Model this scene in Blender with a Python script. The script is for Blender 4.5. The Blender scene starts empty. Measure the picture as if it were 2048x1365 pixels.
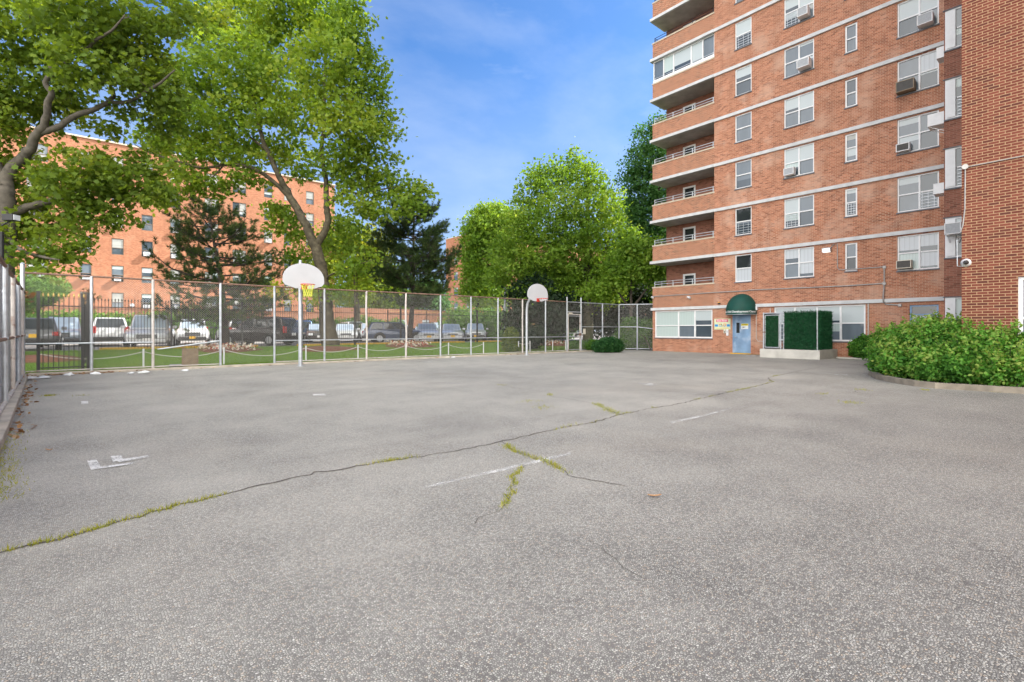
import bpy, bmesh, math, random
import numpy as np
from mathutils import Vector, Matrix
rad = math.radians
random.seed(7)
scene = bpy.context.scene
COL = scene.collection

# ------------------------------------------------------------------ camera model
FPX, CX, CY, EYE = 979.0, 1024.0, 660.0, 1.36
TH = rad(40.33)
FW = (math.sin(TH), math.cos(TH)); RT = (math.cos(TH), -math.sin(TH))
def ray(px, py):
    r = (px - CX) / FPX
    return (FW[0] + r * RT[0], FW[1] + r * RT[1], (CY - py) / FPX)
def onx(px, py, x):
    d = ray(px, py); t = x / d[0]; return (x, d[1] * t, EYE + d[2] * t)
def ony(px, py, y):
    d = ray(px, py); t = y / d[1]; return (d[0] * t, y, EYE + d[2] * t)
def onz(px, py, z=0.0):
    d = ray(px, py); t = (z - EYE) / d[2]; return (d[0] * t, d[1] * t, z)
def atd(px, py, Y):
    d = ray(px, py); return (d[0] * Y, d[1] * Y, EYE + d[2] * Y)

# ------------------------------------------------------------------ mesh builder
class MB:
    def __init__(s): s.v = []; s.f = []; s.m = []
    def face(s, pts, mi=0):
        n = len(s.v); s.v += [tuple(p) for p in pts]; s.f.append(tuple(range(n, n + len(pts)))); s.m.append(mi)
    def box(s, x0, x1, y0, y1, z0, z1, mi=0):
        n = len(s.v)
        s.v += [(x0,y0,z0),(x1,y0,z0),(x1,y1,z0),(x0,y1,z0),(x0,y0,z1),(x1,y0,z1),(x1,y1,z1),(x0,y1,z1)]
        for q in ((3,2,1,0),(4,5,6,7),(0,1,5,4),(1,2,6,5),(2,3,7,6),(3,0,4,7)):
            s.f.append(tuple(n + i for i in q)); s.m.append(mi)
    def obox(s, c, ax, ay, az, mi=0):
        c = Vector(c); ax = Vector(ax); ay = Vector(ay); az = Vector(az); n = len(s.v)
        for (i, j, k) in ((-1,-1,-1),(1,-1,-1),(1,1,-1),(-1,1,-1),(-1,-1,1),(1,-1,1),(1,1,1),(-1,1,1)):
            s.v.append(tuple(c + ax * i + ay * j + az * k))
        for q in ((3,2,1,0),(4,5,6,7),(0,1,5,4),(1,2,6,5),(2,3,7,6),(3,0,4,7)):
            s.f.append(tuple(n + i for i in q)); s.m.append(mi)
    def tube(s, pts, rr, n=8, mi=0, cap=True):
        pts = [Vector(p) for p in pts]
        if not isinstance(rr, (list, tuple)): rr = [rr] * len(pts)
        base = len(s.v); up = None
        for i, p in enumerate(pts):
            if i == 0: t = pts[1] - p
            elif i == len(pts) - 1: t = p - pts[i - 1]
            else: t = pts[i + 1] - pts[i - 1]
            if t.length < 1e-9: t = Vector((0, 0, 1))
            t.normalize()
            if up is None:
                up = Vector((0, 0, 1)) if abs(t.z) < .9 else Vector((1, 0, 0))
            u = up - t * up.dot(t)
            if u.length < 1e-6: u = t.orthogonal()
            u.normalize(); w = t.cross(u); up = u
            for k in range(n):
                a = 2 * math.pi * k / n
                s.v.append(tuple(p + (u * math.cos(a) + w * math.sin(a)) * rr[i]))
        for i in range(len(pts) - 1):
            for k in range(n):
                a = base + i * n + k; b = base + i * n + (k + 1) % n
                s.f.append((a, b, b + n, a + n)); s.m.append(mi)
        if cap:
            s.f.append(tuple(base + k for k in range(n))[::-1]); s.m.append(mi)
            e = base + (len(pts) - 1) * n
            s.f.append(tuple(e + k for k in range(n))); s.m.append(mi)
    def disc(s, c, r, axis, n=16, mi=0, th=0.01):
        c = Vector(c); a = Vector(axis).normalized()
        s.tube([c - a * th / 2, c + a * th / 2], r, n, mi)
BASE = {}
def _link(o, parent):
    COL.objects.link(o)
    if parent: o.parent = parent
def tag(o, label, cat, group=None, kind=None):
    o['label'] = label
    if cat: o['category'] = cat
    if group: o['group'] = group
    if kind: o['kind'] = kind
    return o
def thing(name, loc, label, cat, group=None, rz=0.0):
    o = bpy.data.objects.new(name, None); o.empty_display_size = .2
    o.location = loc; o.rotation_euler = (0, 0, rz); COL.objects.link(o)
    BASE[o] = Vector(loc)
    return tag(o, label, cat, group)
def obj(name, mb, mats, parent=None, local=False, smooth=False, origin=None, bevel=0):
    off = Vector((0, 0, 0))
    if parent is not None and not local: off = BASE.get(parent, off)
    if parent is None and origin is not None: off = Vector(origin)
    me = bpy.data.meshes.new(name)
    me.from_pydata([(v[0] - off.x, v[1] - off.y, v[2] - off.z) for v in mb.v], [], mb.f)
    if not isinstance(mats, (list, tuple)): mats = [mats]
    for m in mats: me.materials.append(m)
    if len(mats) > 1: me.polygons.foreach_set('material_index', mb.m)
    if smooth: me.polygons.foreach_set('use_smooth', [True] * len(me.polygons))
    me.update()
    o = bpy.data.objects.new(name, me); _link(o, parent)
    if parent is not None: BASE[o] = off
    elif origin is not None: o.location = off; BASE[o] = off
    else: BASE[o] = off
    if bevel:
        b = o.modifiers.new('Bevel', 'BEVEL'); b.width = bevel; b.segments = 2; b.limit_method = 'ANGLE'
    return o
def structure(name, mb, mats, label, smooth=False):
    o = obj(name, mb, mats, smooth=smooth); o['label'] = label; o['kind'] = 'structure'; return o
def copy_tree(o, parent=None):
    c = o.copy(); COL.objects.link(c); c.parent = parent
    if parent is not None: c.matrix_parent_inverse = o.matrix_parent_inverse.copy()
    for ch in [k for k in bpy.data.objects if k.parent == o]: copy_tree(ch, c)
    return c
def np_mesh(name, V, K, mat, parent=None, rnd=None, off=None, smooth=False):
    """V: (N*K,3) array, each K verts one face"""
    N = len(V) // K
    if off is None: off = BASE.get(parent, Vector((0, 0, 0))) if parent is not None else Vector((0, 0, 0))
    V = V - np.array(off)[None, :]
    me = bpy.data.meshes.new(name)
    me.vertices.add(N * K); me.vertices.foreach_set('co', V.astype(np.float32).ravel())
    me.loops.add(N * K); me.loops.foreach_set('vertex_index', np.arange(N * K, dtype=np.int32))
    me.polygons.add(N); me.polygons.foreach_set('loop_start', np.arange(0, N * K, K, dtype=np.int32))
    try: me.polygons.foreach_set('loop_total', np.full(N, K, dtype=np.int32))
    except Exception: pass
    if rnd is not None:
        a = me.attributes.new('rnd', 'FLOAT', 'FACE'); a.data.foreach_set('value', rnd.astype(np.float32))
    me.materials.append(mat); me.update(calc_edges=True); me.validate()
    o = bpy.data.objects.new(name, me); _link(o, parent); BASE[o] = off
    if parent is None: o.location = off
    return o

# ------------------------------------------------------------------ materials
def new_mat(name):
    m = bpy.data.materials.new(name); m.use_nodes = True
    nt = m.node_tree; nt.nodes.clear()
    out = nt.nodes.new('ShaderNodeOutputMaterial')
    return m, nt, out
class NT:
    def __init__(s, nt): s.nt = nt
    def n(s, t, **kw):
        nd = s.nt.nodes.new(t)
        for k, v in kw.items():
            if k.startswith('i_'): nd.inputs[k[2:].replace('_', ' ')].default_value = v
            else: setattr(nd, k, v)
        return nd
    def l(s, a, b): s.nt.links.new(a, b)
    def noise(s, vec, scale, detail=4, rough=.55):
        n = s.n('ShaderNodeTexNoise'); n.inputs['Scale'].default_value = scale; n.inputs['Detail'].default_value = detail
        n.inputs['Roughness'].default_value = rough
        if vec is not None: s.l(vec, n.inputs['Vector'])
        return n.outputs['Fac']
    def ramp(s, fac, stops, interp='LINEAR'):
        r = s.n('ShaderNodeValToRGB'); r.color_ramp.interpolation = interp
        e = r.color_ramp.elements
        while len(e) < len(stops): e.new(.5)
        for el, (p, c) in zip(e, stops):
            el.position = p; el.color = (c[0], c[1], c[2], 1) if isinstance(c, (tuple, list)) else (c, c, c, 1)
        s.l(fac, r.inputs['Fac']); return r.outputs['Color']
    def mix(s, fac, a, b, mode='MIX'):
        m = s.n('ShaderNodeMix', data_type='RGBA', blend_type=mode)
        for sock, v in ((m.inputs['Factor'], fac), (m.inputs['A'], a), (m.inputs['B'], b)):
            pass
        def setv(idx, v):
            sk = m.inputs[idx]
            if isinstance(v, (int, float)): sk.default_value = v if idx == 0 else (v, v, v, 1)
            elif isinstance(v, (tuple, list)): sk.default_value = (v[0], v[1], v[2], 1)
            else: s.l(v, sk)
        setv(0, fac); setv(6, a); setv(7, b)
        return m.outputs[2]
    def math(s, op, a, b=0.0):
        m = s.n('ShaderNodeMath', operation=op)
        for i, v in enumerate((a, b)):
            if isinstance(v, (int, float)): m.inputs[i].default_value = v
            else: s.l(v, m.inputs[i])
        return m.outputs[0]
    def bump(s, h, strength=.3, dist=.01):
        b = s.n('ShaderNodeBump'); b.inputs['Strength'].default_value = strength; b.inputs['Distance'].default_value = dist
        s.l(h, b.inputs['Height']); return b.outputs['Normal']
    def bsdf(s, out, col, rough=.6, metal=0, spec=.5, normal=None, coat=0, alpha=None):
        b = s.n('ShaderNodeBsdfPrincipled')
        if isinstance(col, (tuple, list)): b.inputs['Base Color'].default_value = (*col[:3], 1)
        else: s.l(col, b.inputs['Base Color'])
        if isinstance(rough, (int, float)): b.inputs['Roughness'].default_value = rough
        else: s.l(rough, b.inputs['Roughness'])
        b.inputs['Metallic'].default_value = metal; b.inputs['Specular IOR Level'].default_value = spec
        b.inputs['Coat Weight'].default_value = coat
        b.inputs['Coat Roughness'].default_value = .03
        if normal is not None: s.l(normal, b.inputs['Normal'])
        if out is not None: s.l(b.outputs[0], out.inputs['Surface'])
        return b
def objvec(g):
    return g.n('ShaderNodeTexCoord').outputs['Object']
def pm(name, col, rough=.6, metal=0, var=.18, scale=6.0, bump=0.0, spec=.5, coat=0, stain=None, detail=5):
    m, nt, out = new_mat(name); g = NT(nt); v = objvec(g)
    nz = g.noise(v, scale, detail)
    lo = tuple(c * (1 - var) for c in col); hi = tuple(min(1, c * (1 + var)) for c in col)
    c = g.ramp(nz, [(.3, lo), (.7, hi)])
    if stain:
        sc, amt, th = stain
        c = g.mix(g.ramp(g.noise(v, sc[0] if isinstance(sc, tuple) else sc, 6), [(th, 0.0), (min(1, th + .18), 1.0)]), c, amt)
    nrm = g.bump(g.noise(v, scale * 6, 4), bump, .01) if bump else None
    r = g.math('ADD', g.math('MULTIPLY', g.noise(v, scale * 2, 3), .2), rough - .1)
    g.bsdf(out, c, r, metal, spec, nrm, coat)
    return m
def brick(name, c1, c2, mortar, dark, patch, patch_th=.62, msize=.0055, bumpk=.35, contrast=.5):
    m, nt, out = new_mat(name); g = NT(nt)
    tc = g.n('ShaderNodeTexCoord')
    sep = g.n('ShaderNodeSeparateXYZ'); g.l(tc.outputs['Object'], sep.inputs[0])
    comb = g.n('ShaderNodeCombineXYZ'); g.l(g.math('ADD', sep.outputs[0], sep.outputs[1]), comb.inputs[0]); g.l(sep.outputs[2], comb.inputs[1])
    b = g.n('ShaderNodeTexBrick'); g.l(comb.outputs[0], b.inputs['Vector'])
    b.inputs['Scale'].default_value = 1.0; b.inputs['Brick Width'].default_value = .2; b.inputs['Row Height'].default_value = .0677
    b.inputs['Mortar Size'].default_value = msize; b.inputs['Mortar Smooth'].default_value = .1
    b.inputs['Color1'].default_value = (0, 0, 0, 1); b.inputs['Color2'].default_value = (1, 1, 1, 1); b.inputs['Mortar'].default_value = (.5, .5, .5, 1)
    b.inputs['Bias'].default_value = 0.0
    bc = g.ramp(b.outputs['Color'], [(0.0, dark), (.22, c1), (.62, c2), (1.0, tuple(min(1, x * 1.25) for x in c2))])
    v = tc.outputs['Object']
    bc = g.mix(g.math('MULTIPLY', g.noise(v, 40, 3), contrast), bc, tuple(x * .55 for x in c1))
    # weathering with a shape of its own: pale efflorescence and darker soot patches
    ef = g.ramp(g.noise(v, .55, 7, .62), [(patch_th, 0.0), (patch_th + .13, 1.0)])
    bc = g.mix(g.math('MULTIPLY', ef, .45), bc, patch)
    sepn = g.n('ShaderNodeMapping'); g.l(v, sepn.inputs['Vector']); sepn.inputs['Scale'].default_value = (1.6, 1.6, .22)
    st = g.ramp(g.noise(sepn.outputs[0], 1.3, 5), [(.50, 0.0), (.72, 1.0)])
    bc = g.mix(g.math('MULTIPLY', st, .55), bc, tuple(x * .6 for x in c1))
    bc = g.mix(g.ramp(g.noise(v, .18, 4, .5), [(.35, .0), (.7, .38)]), bc, tuple(x * .62 for x in c2))
    mo = g.mix(g.math('MULTIPLY', g.noise(v, 3, 3), .5), mortar, tuple(x * .7 for x in mortar))
    col = g.mix(b.outputs['Fac'], bc, mo)
    inv = g.math('SUBTRACT', 1.0, b.outputs['Fac'])
    h = g.math('ADD', inv, g.math('MULTIPLY', g.noise(v, 60, 4), .4))
    g.bsdf(out, col, .88, 0, .25, g.bump(h, bumpk, .006))
    return m
def leafmat(name, cols, trans=.38, tcol=None, rough=.5):
    m, nt, out = new_mat(name); g = NT(nt)
    at = g.n('ShaderNodeAttribute'); at.attribute_name = 'rnd'
    c = g.ramp(at.outputs['Fac'], [(i / (len(cols) - 1), k) for i, k in enumerate(cols)])
    b = g.bsdf(None, c, rough, 0, .18)
    t = g.n('ShaderNodeBsdfTranslucent')
    hs = g.mix(1.0, c, tcol or (1.5, 1.35, .5), 'MULTIPLY'); g.l(hs, t.inputs['Color'])
    mx = g.n('ShaderNodeMixShader'); mx.inputs[0].default_value = trans
    g.l(b.outputs[0], mx.inputs[1]); g.l(t.outputs[0], mx.inputs[2]); g.l(mx.outputs[0], out.inputs['Surface'])
    return m
def glassmat(name, col, rough=.03, var=.1):
    m, nt, out = new_mat(name); g = NT(nt); v = objvec(g)
    mp = g.n('ShaderNodeMapping'); g.l(v, mp.inputs['Vector']); mp.inputs['Scale'].default_value = (1, 1, .35)
    nz = g.noise(mp.outputs[0], 1.7, 3)
    c = g.ramp(nz, [(.35, tuple(x * (1 - var) for x in col)), (.65, tuple(min(1, x * (1 + var)) for x in col))])
    wv = g.noise(v, .9, 2)
    g.bsdf(out, c, rough, 0, .6, g.bump(wv, .03, .02), coat=.15)
    return m
def blindmat(name, col, axis='z', pitch=.05):
    m, nt, out = new_mat(name); g = NT(nt); v = objvec(g)
    sep = g.n('ShaderNodeSeparateXYZ'); g.l(v, sep.inputs[0])
    src = sep.outputs[2] if axis == 'z' else g.math('ADD', sep.outputs[0], sep.outputs[1])
    fr = g.math('FRACT', g.math('DIVIDE', src, pitch))
    c = g.ramp(fr, [(0.0, tuple(x * .72 for x in col)), (.2, col), (1.0, tuple(x * .93 for x in col))])
    g.bsdf(out, c, .3, 0, .5, None, coat=.25)
    return m
M = {}
M['brick'] = brick('facade_brick', (.40, .152, .088), (.50, .215, .128), (.60, .43, .31), (.23, .082, .052), (.64, .46, .36), .50, contrast=.4)
M['brick_parapet'] = brick('parapet_brick', (.29, .092, .05), (.40, .145, .078), (.66, .47, .33), (.12, .045, .032), (.54, .36, .27), .6, msize=.0082, contrast=.35)
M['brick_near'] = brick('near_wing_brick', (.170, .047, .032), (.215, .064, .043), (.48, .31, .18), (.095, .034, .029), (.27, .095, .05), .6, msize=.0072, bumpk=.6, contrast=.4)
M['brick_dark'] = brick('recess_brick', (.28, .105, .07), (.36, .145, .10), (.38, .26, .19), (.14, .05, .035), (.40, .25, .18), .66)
M['brick_far'] = brick('far_orange_brick', (.35, .135, .074), (.41, .172, .096), (.44, .27, .17), (.28, .10, .056), (.48, .29, .19), .53, contrast=.3)
M['brick_base'] = brick('far_base_brick', (.30, .13, .075), (.36, .165, .10), (.40, .26, .18), (.22, .09, .05), (.40, .24, .16), .62)
M['band'] = pm('painted_concrete_band', (.56, .57, .58), .6, var=.12, scale=3, bump=.1)
M['coping'] = pm('stone_coping', (.52, .44, .34), .8, var=.15, scale=4, bump=.15)
M['soffit'] = pm('soffit_paint', (.42, .41, .40), .8, var=.25, scale=1.6)
M['white'] = pm('white_frame', (.76, .765, .78), .4, var=.06, scale=5)
M['sill'] = pm('slate_sill', (.13, .14, .16), .6, var=.2, scale=5)
M['bronze'] = pm('old_bronze_frame', (.16, .12, .09), .5, var=.2, scale=5)
M['glass'] = glassmat('window_glass', (.06, .08, .10))
M['glass_mid'] = glassmat('hazy_window_glass', (.13, .16, .19))
M['glass_dark'] = glassmat('dark_window_glass', (.025, .03, .035))
M['blind'] = blindmat('window_blind', (.48, .54, .56), 'z', .045)
M['vblind'] = blindmat('vertical_blind', (.47, .56, .55), 'u', .11)
M['curtain'] = blindmat('white_curtain', (.50, .54, .58), 'u', .17)
M['steel'] = pm('galvanised_steel', (.50, .53, .57), .42, .55, var=.15, scale=9, stain=(3.0, (.33, .22, .16), .64))
M['wire'] = pm('chain_link_wire', (.38, .375, .355), .6, .1, var=.1)
M['cagewire'] = pm('green_coated_wire', (.16, .24, .19), .5, .1, var=.1)
M['rust'] = pm('rusty_rail', (.24, .15, .11), .75, .2, var=.4, scale=14, bump=.3)
M['rustpost'] = pm('rusty_pale_post', (.60, .56, .53), .6, .2, var=.15, scale=6, stain=(5.0, (.26, .12, .07), .58))
M['black'] = pm('black_iron', (.018, .018, .02), .5, .2, var=.3, scale=6)
M['gold'] = pm('gold_paint', (.70, .48, .12), .4, .4, var=.15)
M['concrete'] = pm('kerb_concrete', (.46, .41, .34), .85, var=.25, scale=3, bump=.3, stain=(2.2, (.24, .20, .16), .6))
M['concrete_pale'] = pm('pale_concrete', (.56, .54, .49), .85, var=.12, scale=2.2, bump=.2, stain=(1.3, (.42, .40, .36), .58))
M['kerb_dull'] = pm('weathered_kerb', (.25, .215, .17), .9, var=.3, scale=4, bump=.4, stain=(2.5, (.13, .11, .09), .56))
M['yellow'] = pm('yellow_kerb_paint', (.72, .42, .03), .7, var=.25, scale=4, stain=(4.0, (.45, .38, .28), .66))
M['mulch'] = pm('red_mulch', (.16, .06, .03), .95, var=.5, scale=22, bump=.8)
M['soil'] = pm('dark_soil', (.07, .05, .035), .95, var=.5, scale=16, bump=.6)
M['lot'] = pm('lot_asphalt', (.30, .28, .26), .85, var=.2, scale=1.5, bump=.2)
M['bark'] = pm('plane_bark', (.085, .07, .044), .85, var=.5, scale=5, bump=.7, stain=(5.0, (.15, .135, .085), .58))
M['bark_dark'] = pm('dark_bark', (.07, .055, .045), .9, var=.5, scale=9, bump=.6)
M['bark_grey'] = pm('pale_plane_bark', (.095, .082, .066), .85, var=.4, scale=5, bump=.6, stain=(4.0, (.05, .043, .034), .54))
M['board'] = pm('backboard_white', (.52, .535, .565), .45, var=.05, scale=2)
M['red'] = pm('rim_red', (.55, .05, .03), .45, var=.2)
M['net'] = pm('yellow_net_cord', (.75, .78, .10), .7, var=.1)
M['netwhite'] = pm('white_net_cord', (.7, .7, .72), .7, var=.1)
M['green_canvas'] = pm('green_canvas', (.002, .060, .045), .7, var=.2, scale=2.5, bump=.1, stain=(6.0, (.015, .09, .07), .68))
M['paintwhite'] = pm('white_lettering', (.82, .84, .84), .6, var=.04)
M['door'] = pm('scuffed_blue_door', (.20, .32, .49), .5, var=.2, scale=2.0, stain=(1.6, (.42, .52, .66), .55))
M['cream'] = pm('cream_paint', (.66, .62, .52), .7, var=.1)
M['acgrille'] = pm('grille_grey', (.40, .42, .45), .5, var=.15, scale=20)
M['acbrown'] = pm('brown_ac_shell', (.26, .20, .13), .6, var=.2)
M['acdark'] = pm('dark_grille', (.07, .065, .06), .6, var=.2)
M['conduit'] = pm('grey_conduit', (.36, .34, .33), .5, .3, var=.2, scale=8)
M['conduit_white'] = pm('white_conduit', (.55, .52, .49), .5, 0, var=.1, scale=8)
M['board_brown'] = pm('brown_board', (.26, .19, .12), .85, var=.2, scale=6)
M['pavepaint'] = None
M['litter'] = pm('litter_plastic', (.66, .68, .70), .4, var=.1, scale=9)

# --- vegetation palettes
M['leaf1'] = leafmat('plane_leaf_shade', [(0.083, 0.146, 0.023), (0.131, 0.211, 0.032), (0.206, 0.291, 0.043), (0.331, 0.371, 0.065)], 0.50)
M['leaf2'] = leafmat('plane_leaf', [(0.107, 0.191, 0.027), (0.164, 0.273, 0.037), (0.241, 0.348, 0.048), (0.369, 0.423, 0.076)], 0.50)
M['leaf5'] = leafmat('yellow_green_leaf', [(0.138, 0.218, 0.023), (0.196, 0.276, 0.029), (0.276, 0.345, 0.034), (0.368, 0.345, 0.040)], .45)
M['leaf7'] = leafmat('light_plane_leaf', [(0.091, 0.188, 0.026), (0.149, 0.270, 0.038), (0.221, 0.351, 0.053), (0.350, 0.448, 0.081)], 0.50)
M['leaf8'] = leafmat('deep_green_leaf', [(0.042, 0.119, 0.036), (0.067, 0.168, 0.048), (0.098, 0.224, 0.062), (0.154, 0.280, 0.077)], .4, (1.2, 1.3, .6))
M['holly'] = leafmat('holly_leaf', [(.008, .022, .012), (.015, .035, .017), (.025, .05, .022), (.06, .09, .03)], .15)
M['needle'] = leafmat('pine_needle', [(0.029, 0.056, 0.021), (0.047, 0.089, 0.031), (0.085, 0.135, 0.042), (0.171, 0.219, 0.061)], .22)
M['needle_y'] = leafmat('juniper_needle', [(.03, .06, .015), (.07, .12, .02), (.14, .19, .03), (.22, .26, .04)], .25)
M['yew'] = leafmat('yew_leaf', [(.010, .045, .014), (.02, .075, .02), (.03, .10, .026), (.05, .14, .03)], .2, (1.2, 1.3, .6))
M['bush'] = leafmat('privet_leaf', [(0.039, 0.127, 0.021), (0.072, 0.210, 0.031), (0.133, 0.330, 0.047), (0.309, 0.390, 0.093)], .38, (1.3, 1.35, .5))
M['hedge'] = leafmat('hedge_leaf', [(0.052, 0.130, 0.023), (0.078, 0.182, 0.029), (0.117, 0.247, 0.039), (0.208, 0.338, 0.052)], .3)
M['fakehedge'] = leafmat('plastic_hedge_leaf', [(0.007, 0.050, 0.019), (0.013, 0.090, 0.036), (0.022, 0.135, 0.050), (0.068, 0.247, 0.112)], .1)
M['grass'] = leafmat('grass_blade', [(.09, .18, .018), (.14, .26, .026), (.21, .32, .035), (.34, .37, .07)], .4)
M['weed'] = leafmat('weed_blade', [(.20, .25, .03), (.30, .34, .04), (.40, .40, .07), (.48, .42, .13)], .4)
M['deadleaf'] = leafmat('dead_leaf', [(.16, .08, .035), (.28, .14, .06), (.38, .22, .10), (.48, .32, .18)], .15, (1.2, 1.0, .7))
M['flower'] = leafmat('bedding_leaf', [(.10, .16, .03), (.45, .08, .06), (.62, .60, .52), (.75, .70, .62)], .2)

def asphalt():
    m, nt, out = new_mat('exposed_aggregate_asphalt'); g = NT(nt); v = objvec(g)
    wob = g.n('ShaderNodeTexNoise'); wob.inputs['Scale'].default_value = 35; g.l(v, wob.inputs['Vector'])
    vm = g.n('ShaderNodeVectorMath', operation='MULTIPLY_ADD'); g.l(wob.outputs['Color'], vm.inputs[0]); vm.inputs[1].default_value = (.004, .004, 0); g.l(v, vm.inputs[2])
    def vor(scale, feat='F1'):
        n = g.n('ShaderNodeTexVoronoi', feature=feat, voronoi_dimensions='2D'); n.inputs['Scale'].default_value = scale
        g.l(vm.outputs[0], n.inputs['Vector']); return n
    a = vor(92); s = g.n('ShaderNodeSeparateColor'); g.l(a.outputs['Color'], s.inputs[0])
    stone = g.ramp(s.outputs[0], [(0.0, (.09, .088, .09)), (.18, (.20, .192, .188)), (.40, (.38, .37, .345)), (.60, (.55, .53, .485)), (.76, (.70, .675, .62)), (.90, (.56, .42, .30)), (.95, (.76, .73, .68)), (1.0, (.90, .88, .84))])
    e = vor(92, 'DISTANCE_TO_EDGE')
    gap = g.ramp(e.outputs['Distance'], [(.05, 0.0), (.30, 1.0)])
    fine = g.noise(v, 260, 2)
    stone = g.mix(.15, stone, g.ramp(fine, [(.3, (.16, .155, .15)), (.7, (.55, .51, .48))]))
    wear = g.noise(v, .28, 6, .6)              # worn pale areas / bare dark binder
    wear2 = g.noise(v, 1.1, 5, .6)
    w = g.math('ADD', g.math('MULTIPLY', wear, .65), g.math('MULTIPLY', wear2, .35))
    binder = g.ramp(w, [(.30, (.035, .034, .033)), (.68, (.15, .143, .135))])
    col = g.mix(gap, binder, stone)
    dust = g.ramp(w, [(.30, .12), (.70, .46)])
    # brightness falloff towards camera painted into colour: near side less dusty and darker
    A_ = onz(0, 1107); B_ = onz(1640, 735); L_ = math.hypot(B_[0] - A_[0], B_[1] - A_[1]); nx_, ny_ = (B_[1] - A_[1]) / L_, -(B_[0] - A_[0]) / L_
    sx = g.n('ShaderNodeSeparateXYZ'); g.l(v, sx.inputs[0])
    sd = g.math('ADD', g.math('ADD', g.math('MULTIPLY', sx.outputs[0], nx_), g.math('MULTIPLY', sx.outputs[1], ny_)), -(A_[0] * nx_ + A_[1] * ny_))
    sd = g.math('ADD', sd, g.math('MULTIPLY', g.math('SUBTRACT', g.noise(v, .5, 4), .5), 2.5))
    old = g.ramp(g.math('MULTIPLY', sd, .2), [(.0, 0.0), (.9, 1.0)])  # mask of the painted falloff, rising from the joint towards the camera
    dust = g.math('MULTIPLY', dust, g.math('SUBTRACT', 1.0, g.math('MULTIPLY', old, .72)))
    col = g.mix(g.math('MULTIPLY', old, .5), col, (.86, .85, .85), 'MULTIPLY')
    col = g.mix(dust, col, (.72, .672, .59))
    col = g.mix(1.0, col, (.985, 1.0, .985), 'MULTIPLY')
    # long paving-lane seams
    mp = g.n('ShaderNodeMapping'); g.l(v, mp.inputs['Vector']); mp.inputs['Scale'].default_value = (.05, .9, 1)
    lane = g.ramp(g.noise(mp.outputs[0], 1.6, 5, .6), [(.56, 0.0), (.70, 1.0)])
    col = g.mix(g.math('MULTIPLY', lane, .17), col, (.17, .155, .145))
    stn = g.ramp(g.noise(v, .55, 7, .7), [(.60, 0.0), (.72, 1.0)])
    col = g.mix(g.math('MULTIPLY', stn, .10), col, (.13, .125, .12))
    tan = g.ramp(g.noise(v, .22, 5, .6), [(.52, 0.0), (.68, .35)])
    col = g.mix(tan, col, (.50, .40, .29), 'MULTIPLY') if False else g.mix(g.math('MULTIPLY', tan, .5), col, (.46, .39, .31))
    h = g.math('ADD', g.math('MULTIPLY', gap, .8), g.math('MULTIPLY', s.outputs[1], .5))
    g.bsdf(out, col, .68, 0, .5, g.bump(h, .6, .004))
    return m
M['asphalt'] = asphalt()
def faded_paint(lo=.38, hi=.52, nm='worn_white_paint'):
    m, nt, out = new_mat(nm); g = NT(nt); v = objvec(g)
    f = g.ramp(g.math('ADD', g.math('MULTIPLY', g.noise(v, 60, 4, .7), .6), g.math('MULTIPLY', g.noise(v, 5, 4), .4)), [(lo, 0.0), (hi, 1.0)])
    b = g.bsdf(None, (.74, .73, .70), .7); t = g.n('ShaderNodeBsdfTransparent')
    mx = g.n('ShaderNodeMixShader'); g.l(f, mx.inputs[0]); g.l(t.outputs[0], mx.inputs[1]); g.l(b.outputs[0], mx.inputs[2]); g.l(mx.outputs[0], out.inputs['Surface'])
    return m
M['pavepaint'] = faded_paint(); M['faintpaint'] = faded_paint(.43, .60, 'faint_white_paint')
def lawnmat():
    m, nt, out = new_mat('mown_lawn'); g = NT(nt); v = objvec(g)
    n1 = g.noise(v, .35, 5); n2 = g.noise(v, 25, 4, .7)
    a = g.ramp(n2, [(.3, (.07, .15, .015)), (.7, (.17, .31, .035))])
    b = g.mix(g.ramp(n1, [(.5, 0.0), (.75, .7)]), a, (.24, .28, .07))
    g.bsdf(out, b, .9, 0, .2, g.bump(n2, .9, .05)); return m
M['lawn'] = lawnmat()
M['earth'] = pm('bare_ground', (.20, .19, .15), .95, var=.3, scale=.4, bump=.2)

# ------------------------------------------------------------------ ground sheets
LOTZ = .42
mb = MB(); mb.face([(-900, -900, -.03), (900, -900, -.03), (900, 900, -.03), (-900, 900, -.03)])
structure('ground', mb, M['earth'], 'bare ground around the housing estate')
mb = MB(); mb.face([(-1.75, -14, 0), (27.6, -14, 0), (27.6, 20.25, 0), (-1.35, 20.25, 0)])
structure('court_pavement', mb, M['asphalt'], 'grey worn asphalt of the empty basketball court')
mb = MB()
nx = 60; ny = 8; xs = np.linspace(-22, 60, nx + 1); ys = np.linspace(20.45, 28.75, ny + 1)
def lawnz(x, y):
    t = min(1, max(0, (y - 20.4) / 8.3)); return .03 + .42 * t * t * (3 - 2 * t) + .03 * math.sin(x * .7) * t * (1 - t)
for i in range(nx):
    for j in range(ny):
        q = [(xs[i], ys[j]), (xs[i + 1], ys[j]), (xs[i + 1], ys[j + 1]), (xs[i], ys[j + 1])]
        mb.face([(x, y, lawnz(x, y)) for x, y in q])
structure('lawn', mb, M['lawn'], 'green lawn strip between the court fence and the car park', True)
mb = MB(); mb.face([(-60, 28.9, LOTZ), (90, 28.9, LOTZ), (90, 52, LOTZ), (-60, 52, LOTZ)])
mb.face([(-60, 52, LOTZ), (90, 52, LOTZ), (140, 130, LOTZ + .3), (-60, 130, LOTZ + .3)])
structure('parking_lot', mb, M['lot'], 'asphalt car park behind the lawn')
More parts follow.
